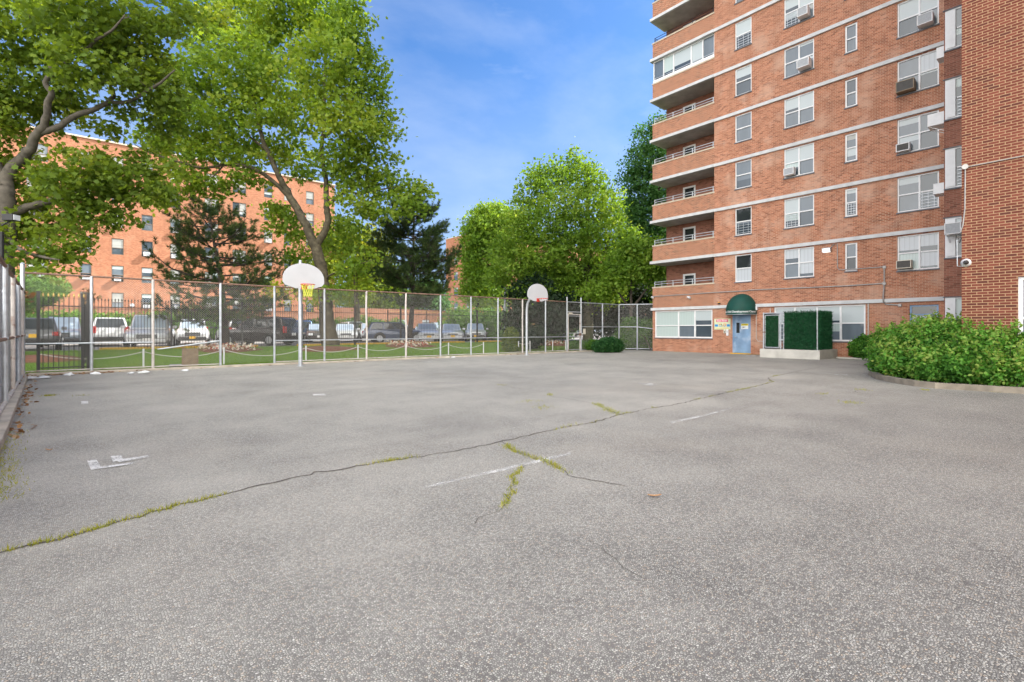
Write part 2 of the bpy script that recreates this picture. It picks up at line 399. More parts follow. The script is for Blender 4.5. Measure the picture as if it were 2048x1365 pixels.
# kerbs
def run_kerb(name, pts, w, z0, z1, mat, label, joints=3.0):
    mb = MB()
    for (a, b) in zip(pts[:-1], pts[1:]):
        a = Vector(a); b = Vector(b); L = (b - a).length; n = max(1, int(L / joints)); d = (b - a) / L; s = Vector((-d.y, d.x, 0))
        for k in range(n):
            p = a + d * (L * k / n + .004); q = a + d * (L * (k + 1) / n - .004); c = (p + q) / 2
            dz = random.uniform(-.006, .006)
            mb.obox((c.x, c.y, (z0 + z1) / 2 + dz), d * (q - p).length / 2, s * w / 2, (0, 0, (z1 - z0) / 2))
    o = structure(name, mb, mat, label); bv = o.modifiers.new('Bevel', 'BEVEL'); bv.width = .015; bv.segments = 2
    return o
run_kerb('fence_kerb', [(-1.55, 20.34, 0), (27.2, 20.34, 0)], .2, -.05, .075, M['concrete'], 'low concrete kerb under the far chain link fence', 2.4)
run_kerb('side_kerb', [(-1.62, 19.9, 0), (-1.02, 9.5, 0), (-.74, 4.0, 0)], .24, -.05, .10, M['concrete'], 'concrete kerb along the left fence', 1.3)
run_kerb('yellow_kerb', [(.1, 28.82, 0), (6.6, 28.82, 0)], .18, .3, LOTZ + .14, M['yellow'], 'yellow painted kerb of the car park, left stretch', 2.5)
run_kerb('yellow_kerb', [(8.6, 28.82, 0), (20.0, 28.82, 0)], .18, .3, LOTZ + .14, M['yellow'], 'yellow painted kerb of the car park, middle stretch', 2.5)
run_kerb('yellow_kerb', [(21.0, 28.82, 0), (27.5, 28.82, 0)], .18, .3, LOTZ + .14, M['yellow'], 'yellow painted kerb of the car park, right stretch', 2.5)
# planting bed with curved kerb at right
bedpx = [(1760, 742), (1742, 746), (1737, 751), (1752, 759), (1790, 767), (1829, 773), (1870, 777.5), (1930, 781), (1990, 785), (2060, 789), (2160, 795)]
bed = [onz(px, py) for px, py in bedpx]
def offs(pts, d):
    out = []
    for i, p in enumerate(pts):
        a = Vector(pts[max(0, i - 1)]); b = Vector(pts[min(len(pts) - 1, i + 1)]); t = (b - a).normalized()
        out.append((p[0] - t.y * d, p[1] + t.x * d, p[2]))
    return out
mb = MB(); inn = offs(bed, .16)
for i in range(len(bed) - 1):
    a, b, c, d = bed[i], bed[i + 1], inn[i + 1], inn[i]; h = .13
    up = lambda p: (p[0], p[1], h)
    mb.face([a, b, up(b), up(a)]); mb.face([up(a), up(b), up(c), up(d)]); mb.face([c, d, up(d), up(c)])
structure('planting_kerb', mb, M['kerb_dull'], 'curved concrete kerb around the big bush')
mb = MB(); poly = [(p[0], p[1], .06) for p in inn] + [(17.2, -6, .06), (24.4, -2, .06), (24.4, 5.2, .06), (21.5, 5.4, .06)]
mb.face(poly)
structure('planting_soil', mb, M['soil'], 'dark bare soil of the bush bed')
run_kerb('facade_kerb', [(27.0, 7.8, 0), (26.0, 4.2, 0)], .12, -.02, .07, M['concrete_pale'], 'thin pale kerb along the brick wall', 1.5)
mb = MB(); mb.face([(27.05, 7.9, .03), (27.5, 7.9, .03), (27.5, 2, .03), (24, 2, .03), (26.1, 4.2, .03)])
structure('facade_soil', mb, M['soil'], 'bare soil strip along the brick wall')

# ------------------------------------------------------------------ walls with openings
def P(axis, c, u, d, z): return (c + d, u, z) if axis == 'x' else (u, c + d, z)
def wall(mb, axis, c, u0, u1, z0, z1, holes, depth=.14, mi=0):
    us = sorted(set([u0, u1] + [h for q in holes for h in q[:2] if u0 < h < u1])); zs = sorted(set([z0, z1] + [h for q in holes for h in q[2:4] if z0 < h < z1]))
    for i in range(len(us) - 1):
        for j in range(len(zs) - 1):
            um = (us[i] + us[i + 1]) / 2; zm = (zs[j] + zs[j + 1]) / 2
            if any(h[0] < um < h[1] and h[2] < zm < h[3] for h in holes): continue
            mb.face([P(axis, c, us[i], 0, zs[j]), P(axis, c, us[i + 1], 0, zs[j]), P(axis, c, us[i + 1], 0, zs[j + 1]), P(axis, c, us[i], 0, zs[j + 1])], mi)
    for (a, b, z, t) in [h[:4] for h in holes]:
        mb.face([P(axis, c, a, 0, z), P(axis, c, a, depth, z), P(axis, c, a, depth, t), P(axis, c, a, 0, t)], mi)
        mb.face([P(axis, c, b, 0, z), P(axis, c, b, depth, z), P(axis, c, b, depth, t), P(axis, c, b, 0, t)], mi)
        mb.face([P(axis, c, a, 0, z), P(axis, c, b, 0, z), P(axis, c, b, depth, z), P(axis, c, a, depth, z)], mi)
        mb.face([P(axis, c, a, 0, t), P(axis, c, b, 0, t), P(axis, c, b, depth, t), P(axis, c, a, depth, t)], mi)
def pbox(mb, axis, c, u0, u1, d0, d1, z0, z1, mi=0):
    if axis == 'x': mb.box(c + d0, c + d1, min(u0, u1), max(u0, u1), z0, z1, mi)
    else: mb.box(min(u0, u1), max(u0, u1), c + d0, c + d1, z0, z1, mi)
M['far_shade'] = blindmat('roller_shade', (.36, .37, .35), 'z', .4)
WR = random.Random(77)
PANE = [M['glass'], M['glass_mid'], M['blind'], M['vblind'], M['curtain'], M['glass_dark'], M['far_shade']]
def window(parent, axis, c, u0, u1, z0, z1, cols=1, rows=2, style='gb', frame=None, bar=.055, recess=.05, sill=True, guard=None, panel=None, name='window'):
    """style: letters per pane, column by column from low u, bottom first; g glass m hazy b blind v vertical blind c curtain d dark"""
    frame = frame or M['white']
    fb = MB(); d0, d1 = recess, recess + .07
    pbox(fb, axis, c, u0, u0 + bar, d0, d1, z0, z1); pbox(fb, axis, c, u1 - bar, u1, d0, d1, z0, z1)
    pbox(fb, axis, c, u0 + bar, u1 - bar, d0, d1, z0, z0 + bar); pbox(fb, axis, c, u0 + bar, u1 - bar, d0, d1, z1 - bar, z1)
    pu0, pu1 = u0, u1
    if panel:   # solid white panel on the high-u side
        pbox(fb, axis, c, u1 - panel, u1 - bar, d0 - .03, d1 - .003, z0 + bar, z1 - bar); pu1 = u1 - panel
    if isinstance(cols, int): cuts = [i / cols for i in range(cols + 1)]
    else: cuts = [0] + list(cols) + [1]
    W = pu1 - pu0
    zr = [z0 + (z1 - z0) * i / rows for i in range(rows + 1)] if isinstance(rows, int) else [z0 + (z1 - z0) * k for k in [0] + list(rows) + [1]]
    pane = MB(); si = 0; key = 'gmbvcds'
    for i in range(len(cuts) - 1):
        a = pu0 + W * cuts[i]; b = pu0 + W * cuts[i + 1]
        if i > 0: pbox(fb, axis, c, a - bar * .6, a + bar * .6, d0 - .004, d1 - .004, z0 + bar, z1 - bar)
        for j in range(len(zr) - 1):
            ch = style[si % len(style)]; si += 1
            off = .055 if j == 0 else .035
            zlo, zhi = zr[j] + .01, zr[j + 1] - .01
            if ch in 'gm' and WR.random() < .45:   # a shade drawn part of the way down behind the glass
                zs = zhi - (zhi - zlo) * WR.uniform(.12, .6)
                pane.face([P(axis, c, a + .01, recess + off, zs), P(axis, c, b - .01, recess + off, zs), P(axis, c, b - .01, recess + off, zhi), P(axis, c, a + .01, recess + off, zhi)], WR.choice([2, 3, 6, 1])); zhi = zs
            elif ch in 'bvc' and WR.random() < .3:
                zs = zlo + (zhi - zlo) * WR.uniform(.1, .35)
                pane.face([P(axis, c, a + .01, recess + off, zlo), P(axis, c, b - .01, recess + off, zlo), P(axis, c, b - .01, recess + off, zs), P(axis, c, a + .01, recess + off, zs)], 0); zlo = zs
            pane.face([P(axis, c, a + .01, recess + off, zlo), P(axis, c, b - .01, recess + off, zlo), P(axis, c, b - .01, recess + off, zhi), P(axis, c, a + .01, recess + off, zhi)], key.index(ch))
            if j > 0: pbox(fb, axis, c, a + bar * .6, b - bar * .6, d0 + .012, d1 - .012, zr[j] - .028, zr[j] + .028)
    w = obj(name, fb, frame, parent); obj('pane', pane, PANE, w)
    if sill:
        sb = MB(); pbox(sb, axis, c, u0 - .03, u1 + .03, -.045, recess + .06, z0 - .055, z0 - .002); obj('sill', sb, M['sill'], w)
    if guard:
        gb = MB(); a, b, g0, g1 = guard
        for k in range(5):
            zz = g0 + (g1 - g0) * (k + .5) / 5; pbox(gb, axis, c, a, b, recess - .015, recess - .003, zz - .008, zz + .008)
        for k in range(3):
            uu = a + (b - a) * (k + .5) / 3; pbox(gb, axis, c, uu - .007, uu + .007, recess - .025, recess - .016, g0, g1)
        obj('window_guard', gb, M['steel'], w)
    return w

# ------------------------------------------------------------------ right apartment building
FX = 27.5; YEND = 18.3; STX = 24.6; NWX = 16.7
yof = lambda px, x=FX: onx(px, 660, x)[1]
zof = lambda px, py, x=FX: onx(px, py, x)[2]
YB = yof(1428.5)
BANDS = [2.77] + [5.78 + 2.62 * k for k in range(14)]; BT = .17
TOPZ = BANDS[-1] + 2.4
tower = thing('apartment_tower', (FX, 10, 0), 'tall red brick apartment block with grey floor bands and corner balconies, right of the court', 'building')
colA = (yof(1503), yof(1470)); colB = (yof(1628), yof(1568)); colC = (yof(1714.4), yof(1689.7)); colD = (yof(1878), yof(1794.5))
holes = []
gL = (yof(1424.8), yof(1309.5), .86, 2.56)
gR = (yof(1731), yof(1548), .80, 2.56)
gB = (yof(1877.5), yof(1819), .35, 2.45)
dr = (yof(1501.5), yof(1465), .03, 2.22)
holes_lo = [gL]
holes += [gR, gB, dr]
for k in range(1, 9):
    t = BANDS[k] - BT - .05
    holes += [(colA[0], colA[1], t - 1.52, t), (colB[0], colB[1], t - 1.52, t), (colC[0], colC[1], t - .05 - 1.34, t - .05), (colD[0], colD[1], t - 1.56, t)]
mb = MB()
wall(mb, 'x', FX, 1.9, YB, 0, TOPZ, holes)
wall(mb, 'x', FX, YB, YEND, 0, 2.62, holes_lo)
# end wall (facing the lawn), back and roof
mb.face([(29.1, YEND, 0), (43, YEND, 0), (43, YEND, TOPZ), (29.1, YEND, TOPZ)])
mb.face([(FX, YEND, 0), (29.1, YEND, 0), (29.1, YEND, 2.62), (FX, YEND, 2.62)])
mb.face([(43, -34, 0), (43, YEND, 0), (43, YEND, TOPZ), (43, -34, TOPZ)])
mb.face([(FX, YB, TOPZ), (29.1, YB, TOPZ), (29.1, YEND, TOPZ), (43, YEND, TOPZ), (43, -34, TOPZ), (NWX, -34, TOPZ), (NWX, 2.08, TOPZ), (STX, 2.08, TOPZ), (FX, 2.08, TOPZ)])
obj('wall', mb, M['brick'], tower)
for k in range(0, 15):   # balcony parapets: front and end
    z0 = BANDS[k] + .002; z1 = (4.04 if k == 0 else BANDS[k] + .95)
    if z1 > TOPZ: continue
    mb = MB(); mb.box(FX, FX + .2, YB + .002, YEND, z0, z1); mb.box(FX + .2, 29.1, YEND - .2, YEND, z0, z1)
    obj('balcony_parapet', mb, M['brick_parapet'], tower)
mb = MB()                # recess: back wall with door opening, jamb
dU = (yof(1391, 29.1), yof(1366, 29.1))
bh = [(dU[0], dU[1], BANDS[k] + .12, BANDS[k] + 2.2) for k in range(0, 9)]
wall(mb, 'x', 29.1, YB, YEND - .002, 2.6, TOPZ, bh, .1)
mb.face([(FX + .003, YB + .001, 2.8), (29.1, YB + .001, 2.8), (29.1, YB + .001, TOPZ), (FX + .003, YB + .001, TOPZ)])
obj('balcony_recess', mb, M['brick_dark'], tower)
for k in range(15):
    z = BANDS[k]; mb = MB()
    if k == 0:
        mb.box(FX - .09, FX - .001, 3.55, YEND + .09, z - BT, z)
    else:
        mb.box(FX - .09, FX - .001, 3.55, YB, z - BT, z)
        sl = MB(); sl.box(FX - .12, 29.098, YB + .001, YEND + .14, z - BT + .004, z - .001); obj('balcony_slab', sl, M['band'], tower)
    obj('floor_band', mb, M['band'], tower)
for k in range(1, 10):
    z = BANDS[k]; mb = MB(); mb.face([(FX + .02, YB + .02, z - BT - .004), (29.09, YB + .02, z - BT - .004), (29.09, YEND + .05, z - BT - .004), (FX + .02, YEND + .05, z - BT - .004)])
    obj('balcony_soffit', mb, M['soffit'], tower)
for k in range(0, 9):
    z1 = (4.04 if k == 0 else BANDS[k] + .95); mb = MB()
    mb.box(FX - .03, FX + .23, YB - .02, YEND + .03, z1 + .001, z1 + .085); mb.box(FX + .23, 29.09, YEND - .23, YEND + .03, z1 + .001, z1 + .085)
    obj('balcony_coping', mb, M['coping'], tower)
for k in range(0, 8):
    z1 = (4.04 if k == 0 else BANDS[k] + .95) + .085
    rb = MB(); yy0 = YB + .12; yy1 = YEND - .1; xx = FX + .1
    for h in (.17, .32):
        rb.tube([(xx, yy0 - .1, z1 + h), (xx, yy1, z1 + h), (29.0, yy1, z1 + h)], .02, 6)
    for u in np.linspace(yy0, yy1, 4): rb.tube([(xx, u, z1), (xx, u, z1 + .34)], .022, 6)
    rb.tube([(28.4, yy1, z1), (28.4, yy1, z1 + .34)], .022, 6)
    obj('balcony_railing', rb, M['steel'] if k < 6 else M['black'], tower)
    z = BANDS[k]
    if k == 5: continue
    window(tower, 'x', 29.1, dU[0], dU[1], z + .12, z + 2.2, 1, 1, 'd', bar=.11, recess=.0, sill=False, name='balcony_door')
# glazed-in balcony
z0 = BANDS[5] + 1.04; z1 = BANDS[6] - BT
ebx = MB(); ebx.box(FX + .03, FX + .2, YB + .005, YEND - .02, z0, z0 + .16); obj('balcony_upstand', ebx, M['white'], tower)
window(tower, 'x', FX + .05, YB + .005, YEND - .02, z0 + .162, z1 - .002, [.18, .36, .65, .82], 1, 'mbbvm', recess=.02, sill=False, name='balcony_glazing')
eb2 = MB(); eb2.box(FX + .16, 29.0, YEND - .1, YEND - .03, z0, z1 - .002); obj('balcony_screen', eb2, M['glass_mid'], tower)
# windows
stB = ['ccmc', 'gmgb', 'mbgb', 'mbmb', 'mmmm', 'mbgb', 'gbgb', 'mbmb']; stA = ['cd', 'gd', 'gm', 'mm', 'gb', 'gb', 'mb', 'mb']
stD = ['ccvc', 'mgmm', 'gmmm', 'gcmm', 'mbgb', 'mbgb', 'mbmb', 'mbmb']
for k in range(1, 9):
    t = BANDS[k] - BT - .05; i = k - 1
    ga = (colA[0] + .06, colA[1] - .06, t - 1.46, t - .78)
    window(tower, 'x', FX, colA[0], colA[1], t - 1.52, t, 1, 2, stA[i], guard=ga if k in (2, 6) else None)
    mB = (colB[0] + colB[1]) / 2; mD = (colD[0] + colD[1]) / 2
    gbd = {2: (mB + .05, colB[1] - .06, t - 1.46, t - .8), 6: (mB + .05, colB[1] - .06, t - 1.46, t - .8)}.get(k)
    window(tower, 'x', FX, colB[0], colB[1], t - 1.52, t, 2, 2, stB[i], guard=gbd)
    window(tower, 'x', FX, colC[0], colC[1], t - .05 - 1.34, t - .05, 1, 2, ['dm', 'gm', 'mm', 'mg', 'mm', 'mb', 'mb', 'mb'][i], bar=.07, guard=(colC[0] + .08, colC[1] - .08, t - 1.32, t - .75) if k == 2 else None)
    gD = (colD[0] + .06, mD - .05, t - 1.5, t - .82) if k == 2 else None
    window(tower, 'x', FX, colD[0], colD[1], t - 1.56, t, [.46], 2, stD[i], guard=gD)
window(tower, 'x', FX, gL[0], gL[1], gL[2], gL[3], [.29, .57], [.45], 'gbmvvv', bar=.08, sill=True)
window(tower, 'x', FX, gR[0], gR[1], gR[2], gR[3], [.25, .5, .75], [.5], 'mbmbmbmb', bar=.075, sill=True)
gbw = window(tower, 'x', FX, gB[0], gB[1], gB[2], gB[3], 1, [.8], 'md', frame=M['door'], bar=.07, sill=False)
# door
dmb = MB(); pbox(dmb, 'x', FX, dr[0] + .06, dr[1] - .06, .05, .10, .06, 2.15)
door = obj('door', dmb, M['door'], tower)
fm = MB()
pbox(fm, 'x', FX, dr[0] + .001, dr[0] + .058, .01, .12, .03, 2.218); pbox(fm, 'x', FX, dr[1] - .058, dr[1] - .001, .01, .12, .03, 2.218); pbox(fm, 'x', FX, dr[0] + .059, dr[1] - .059, .01, .12, 2.155, 2.218)
obj('door_frame', fm, M['door'], door)
gp = MB(); pbox(gp, 'x', FX, dr[1] - .38, dr[1] - .2, .044, .05, 1.18, 1.76); obj('pane', gp, M['glass_dark'], door)
hb = MB(); hb.tube([(FX + .05, dr[1] - .13, .95), (FX - .02, dr[1] - .13, .95), (FX - .02, dr[1] - .24, .95)], .018, 8); obj('handle', hb, M['steel'], door)
stp = MB(); stp.box(FX - .12, FX + .1, dr[0] - .03, dr[1] + .08, .004, .05); obj('doorstep', stp, M['yellow'], tower)
# projecting bay (strip) with corner windows, then near wing
yS1 = yof(1888, STX); yS0 = 2.08
mb = MB(); sh = []
wS = (yof(1935, STX), yS1 - .03)
for k in range(0, 8):
    t = BANDS[k] - BT - .02
    sh.append((2.1, wS[1], t - (2.2 if k == 0 else 1.5), t))
wall(mb, 'x', STX, yS0, yS1, 0, TOPZ, sh, .1)
mb.face([(STX, yS1, 0), (FX, yS1, 0), (FX, yS1, TOPZ), (STX, yS1, TOPZ)])
obj('bay_wall', mb, M['brick_dark'], tower)
for i, h in enumerate(sh):
    z0 = h[2]
    window(tower, 'x', STX, h[0], h[1], h[2], h[3], [.5], 2, ['gvgv', 'gbgb', 'mgmg', 'mgmg', 'mmmm', 'mmmm', 'mbmb', 'mbmb'][i], recess=.0, panel=.30,
           guard=(h[0] + .3, h[1] - .36, z0 + .05, z0 + .7) if i in (2, 3) else None)
for h in sh:
    lb = MB(); lb.box(STX - .05, STX + .02, yS0 + .01, yS1 + .03, h[3] + .002, h[3] + .03); obj('bay_lintel', lb, M['sill'], tower)
nw = (onx(2036, 660, NWX)[1] - 1.6, onx(2036, 660, NWX)[1])
mb = MB()
nh = [(nw[0], nw[1], .65, 2.62)]
wall(mb, 'x', NWX, -34, 2.08, 0, TOPZ, nh)
mb.face([(NWX, 2.08, 0), (FX, 2.08, 0), (FX, 2.08, TOPZ), (NWX, 2.08, TOPZ)])
mb.face([(NWX, -34, 0), (43, -34, 0), (43, -34, TOPZ), (NWX, -34, TOPZ)])
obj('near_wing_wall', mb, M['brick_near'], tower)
for h in nh: window(tower, 'x', NWX, h[0], h[1], h[2], h[3], 2, 2, 'gmgm', recess=.06, bar=.08)
# repaired brick patches
for (px0, px1, py0, py1) in ((1512, 1557, 462, 483), (1736, 1785, 423, 448)):
    mb = MB(); y0, y1 = yof(px1), yof(px0); zc = zof((px0 + px1) / 2, (py0 + py1) / 2)
    for r in range(7):
        for q in range(4):
            u = y0 + (y1 - y0) * (q + .5 * (r % 2)) / 4.2
            if random.random() < .85: mb.box(FX - .004, FX + .01, u, u + .19, zc - .24 + r * .068, zc - .24 + r * .068 + .052)
    obj('repaired_brick', mb, M['brick_parapet'], tower)
# ------------------------------------------------------------------ air conditioners
AC_GROUP = 'window air conditioners of the red brick tower'
def ac(label, axis, c, u0, u1, z0, z1, d=.38, shell=None, grille=None, bracket=False, group=AC_GROUP, sgn=-1):
    t = thing('air_conditioner', P(axis, c, (u0 + u1) / 2, 0, z0), label, 'air conditioner', group)
    mb = MB()
    def bx(m, a, b, e0, e1, zz0, zz1, mi=0): pbox(m, axis, c, a, b, min(sgn * e0, sgn * e1), max(sgn * e0, sgn * e1), zz0, zz1, mi)
    bx(mb, u0, u1, -.04, d - .02, z0, z1); bx(mb, u0 + .0, u1 - .0, d - .0205, d, z0, z0 + .03); bx(mb, u0, u1, d - .0205, d, z1 - .03, z1)
    bx(mb, u0, u0 + .03, d - .0205, d, z0 + .0305, z1 - .0305); bx(mb, u1 - .03, u1, d - .0205, d, z0 + .0305, z1 - .0305)
    obj('casing', mb, shell or M['white'], t)
    gm = MB(); bx(gm, u0 + .031, u1 - .031, d - .0195, d - .012, z0 + .031, z1 - .031)
    n = 6
    for k in range(n):
        zz = z0 + .05 + (z1 - z0 - .1) * k / (n - 1); bx(gm, u0 + .035, u1 - .035, d - .0119, d - .004, zz - .008, zz + .008)
    obj('grille', gm, grille or M['acgrille'], t)
    if bracket:
        k = MB(); um = (u0 + u1) / 2
        p = lambda u, e, z: P(axis, c, u, sgn * e, z)
        for uu in (u0 + .1, u1 - .1): k.tube([p(uu, .0, z0 - .28), p(uu, d * .9, z0 - .01)], .014, 6)
        obj('bracket', k, M['white'], t)
    return t
mB = (colB[0] + colB[1]) / 2; mD = (colD[0] + colD[1]) / 2
wt = lambda k: BANDS[k] - BT - .05      # window top below band k
ac('white air conditioner in the highest visible two-pane window of the tower', 'x', FX, mB - .53, mB - .05, wt(6) - 1.44, wt(6) - 1.0)
ac('grey-faced air conditioner with a pale rim, in the two-pane window second from the top', 'x', FX, mB - .60, mB - .05, wt(5) - 1.44, wt(5) - 1.02, .42)
ac('white air conditioner in the left half of a window, third row from the bottom', 'x', FX, mB + .14, mB + .62, wt(3) - 1.44, wt(3) - 1.08, .3, grille=M['acgrille'])
ac('boxy white air conditioner in the topmost wide window beside the bay', 'x', FX, mD - .56, mD - .04, wt(5) - 1.5, wt(5) - 1.06, .36, bracket=False)
ac('old brown air conditioner hanging under a half-open wide window', 'x', FX, mD + .06, mD + .70, wt(4) - 1.52, wt(4) - 1.06, .38, M['acbrown'], M['acdark'])
ac('small white air conditioner with a barred grille low in a wide window', 'x', FX, mD + .24, mD + .72, wt(3) - 1.5, wt(3) - 1.16, .24, grille=M['acdark'])
ac('grey air conditioner in the lowest wide window, with vertical blinds behind', 'x', FX, mD + .17, mD + .70, wt(1) - 1.48, wt(1) - 1.12, .3, M['cream'], M['acdark'])
# on the hidden left side of the bay (their boxes stick out past its edge)
def side_ac(label, k, e0, e1, zz, h, d, **kw):
    ac(label, 'y', yS1, STX + e0, STX + e1, BANDS[k] - BT - 1.5 + zz, BANDS[k] - BT - 1.5 + zz + h, d, sgn=1, **kw)
side_ac('white air conditioner jutting from the side of the bay below its topmost full window', 4, .25, .8, -.10, .42, .26)
side_ac('large white louvred air conditioner on a bracket, jutting from the side of the bay', 3, .2, .85, -.05, .46, .52, bracket=True)
side_ac('white air conditioner jutting from the bay beside a barred window', 2, .15, .75, -.12, .40, .34)
side_ac('brown-bottomed air conditioner jutting from the bay at the very top of the picture', 5, .15, .75, -.08, .42, .34, shell=M['acbrown'])
ac('white air conditioner on the front of the bay, above the dome camera', 'x', STX, yof(1926, STX), yof(1893, STX), BANDS[1] - BT - .70, BANDS[1] - BT - .28, .45, bracket=True)

# ------------------------------------------------------------------ text
def text_mesh(s, size, bold=0.0):
    cu = bpy.data.curves.new('lettering', 'FONT'); cu.body = s; cu.size = size; cu.align_x = 'CENTER'; cu.align_y = 'CENTER'; cu.offset = bold; cu.resolution_u = 3
    o = bpy.data.objects.new('lettering', cu); COL.objects.link(o)
    dg = bpy.context.evaluated_depsgraph_get(); dg.update()
    me = bpy.data.meshes.new_from_object(o.evaluated_get(dg))
    V = [tuple(v.co) for v in me.vertices]; F = [tuple(p.vertices) for p in me.polygons]
    bpy.data.objects.remove(o); bpy.data.curves.remove(cu); bpy.data.meshes.remove(me)
    return V, F
def put_text(mb, s, size, fn, mi=0, bold=0.0):
    V, F = text_mesh(s, size, bold); n = len(mb.v); mb.v += [fn(v[0], v[1]) for v in V]
    for f in F: mb.f.append(tuple(n + i for i in f)); mb.m.append(mi)

# ------------------------------------------------------------------ awning, signs, wall fittings
ac_y = (yof(1511) + yof(1456)) / 2 - .03; R_ = .82
aw = thing('awning', (FX, ac_y, 2.2), 'green dome awning with white lettering over the blue door', 'awning')
mb = MB(); ZV = 2.42; n1 = 28; n2 = 10
for i in range(n1):
    for j in range(n2):
        q = []
        for (a, b) in ((i, j), (i + 1, j), (i + 1, j + 1), (i, j + 1)):
            al = math.pi * a / n1; be = math.pi / 2 * b / n2
            q.append((FX - .01 - R_ * 1.05 * math.sin(al) * math.cos(be), ac_y + R_ * math.cos(al) * math.cos(be), ZV + .95 * math.sin(be)))
        mb.face(q)
    a0 = math.pi * i / n1; a1 = math.pi * (i + 1) / n1
    g = lambda a, z, k=1.0: (FX - .01 - R_ * 1.05 * math.sin(a) * k, ac_y + R_ * math.cos(a) * k, z)
    mb.face([g(a0, ZV - .2), g(a1, ZV - .2), g(a1, ZV), g(a0, ZV)])
o = obj('canopy', mb, M['green_canvas'], aw, smooth=True)
mb = MB(); mb.tube([g(math.pi * i / 24, ZV - .215) for i in range(25)], .016, 6); mb.tube([(FX - .02, ac_y + R_, ZV - .2), (FX - .02, ac_y - R_, ZV - .2)], .016, 6)
obj('frame', mb, M['steel'], aw)
mb = MB()
def wrap(x, y):
    a = math.pi / 2 + x / (R_ * 1.02); rr = 1.012
    return (FX - .01 - R_ * 1.05 * rr * math.sin(a), ac_y - R_ * rr * math.cos(a) * -1, ZV - .07 + y)
put_text(mb, 'East River Child Development Center', .155, lambda x, y: wrap(x, y), bold=.003)
obj('lettering', mb, M['paintwhite'], aw)

def flat_sign(name, label, u0, u1, z0, z1, c=FX, th=.03, base=None, cat='sign'):
    t = thing(name, (c, (u0 + u1) / 2, z0), label, cat); b = MB(); pbox(b, 'x', c, u0, u1, -th, -.002, z0, z1); obj('panel', b, base, t, bevel=.004); return t
M['sign_cream'] = pm('sign_cream', (.66, .70, .46), .5, var=.08); M['pink'] = pm('sign_pink', (.66, .06, .16), .5, var=.05); M['sblue'] = pm('sign_blue', (.03, .26, .62), .5, var=.05)
M['sred'] = pm('sign_red', (.62, .12, .08), .5, var=.05); M['sgold'] = pm('sign_gold', (.78, .50, .12), .5, var=.05); M['syellow'] = pm('sign_yellow', (.82, .68, .03), .5, var=.05)
M['ink'] = pm('black_ink', (.02, .02, .02), .5, var=.05)
u0, u1 = yof(1461.5), yof(1429); z0, z1 = zof(1445, 659.5), zof(1445, 638)
sg = flat_sign('notice_board', 'colourful school sign with a pink banner, left of the blue door', u0, u1, z0, z1, base=M['sign_cream'])
W = u1 - u0; Hh = z1 - z0
b = MB(); xf = FX - .034
pb = lambda m, a0, a1, h0, h1, mi, k=0: m.box(xf - .003 - k, xf - k, u1 - W * a1, u1 - W * a0, z0 + Hh * h0, z0 + Hh * h1, mi)
pb(b, .13, .86, .70, .94, 0); pb(b, .04, .24, .27, .48, 1); pb(b, .78, .97, .27, .48, 1)
for a, h, mi in ((.30, .42, 2), (.36, .47, 3), (.42, .43, 4), (.58, .45, 2), (.64, .48, 3), (.70, .44, 2), (.30, .28, 1), (.38, .27, 1), (.46, .29, 4), (.56, .3, 2), (.62, .27, 1), (.69, .31, 2)):
    pb(b, a, a + .05, h, h + .09, mi, .004)
pb(b, .16, .88, .10, .16, 3)
put_text(b, 'East River', Hh * .24, lambda x, y: (xf - .006, (u0 + u1) / 2 - x + .0 * W, z0 + Hh * .82 + y), 5, .002)
obj('artwork', b, [M['pink'], M['sblue'], M['sred'], M['sgold'], M['ink'], M['paintwhite']], sg)
u0, u1 = yof(1495.8), yof(1481.8); z0, z1 = 1.40, 1.70
sg = flat_sign('warning_sign', 'small yellow-topped notice on the blue door', u0, u1, z0, z1, c=FX + .05, th=.008, base=M['paintwhite'])
W = u1 - u0; Hh = z1 - z0; xf = FX + .040; b = MB()
pb(b, 0, 1, .62, 1, 0)
for i in range(5): pb(b, .12 + i * .16, .23 + i * .16, .74, .86, 1, .004)
for i in range(4): pb(b, .12 + (i % 2) * .12, .3 + (i % 3) * .16, .15 + i * .1, .21 + i * .1, 1, .004)
obj('artwork', b, [M['syellow'], M['ink']], sg)
def wallbox(name, label, cat, px, py, w, h, d, mat, c=FX):
    y, z = onx(px, py, c)[1:]; t = thing(name, (c, y, z), label, cat)
    b = MB(); b.box(c - d, c - .001, y - w / 2, y + w / 2, z - h / 2, z + h / 2); obj('housing', b, mat, t, bevel=.012); return t, y, z
t, y, z = wallbox('intercom', 'grey intercom box under the school sign', 'intercom', 1450.5, 663, .13, .22, .08, M['cream'])
b = MB(); b.box(FX - .086, FX - .081, y - .03, y + .03, z - .07, z + .0); obj('button_panel', b, M['acdark'], t)
t, y, z = wallbox('keypad_box', 'tall white keypad box beside the grey intercom', 'keypad', 1455.5, 665.5, .13, .36, .07, M['white'])
b = MB(); b.box(FX - .076, FX - .071, y - .02, y + .02, z - .02, z + .08); obj('button_panel', b, M['acgrille'], t)
t, y, z = wallbox('door_lamp', 'white lamp box right of the green awning', 'lamp', 1513, 617, .18, .18, .14, M['white'])
b = MB(); b.box(FX - .12, FX - .02, y - .07, y + .07, z - .115, z - .092); obj('diffuser', b, M['cream'], t)
t, y, z = wallbox('amber_lamp', 'small amber lamp on the band left of the awning', 'lamp', 1439, 607.5, .12, .08, .1, M['black'])
M['amber'] = pm('amber_lens', (.95, .45, .05), .3, var=.1)
b = MB(); b.tube([(FX - .09, y, z + .04), (FX - .09, y, z + .08)], [.06, .04], 10); obj('lens', b, M['amber'], t)
t, y, z = wallbox('wall_floodlight', 'lit white floodlight on the brick wall beside a narrow window', 'floodlight', 1655, 501, .36, .2, .22, M['steel'])
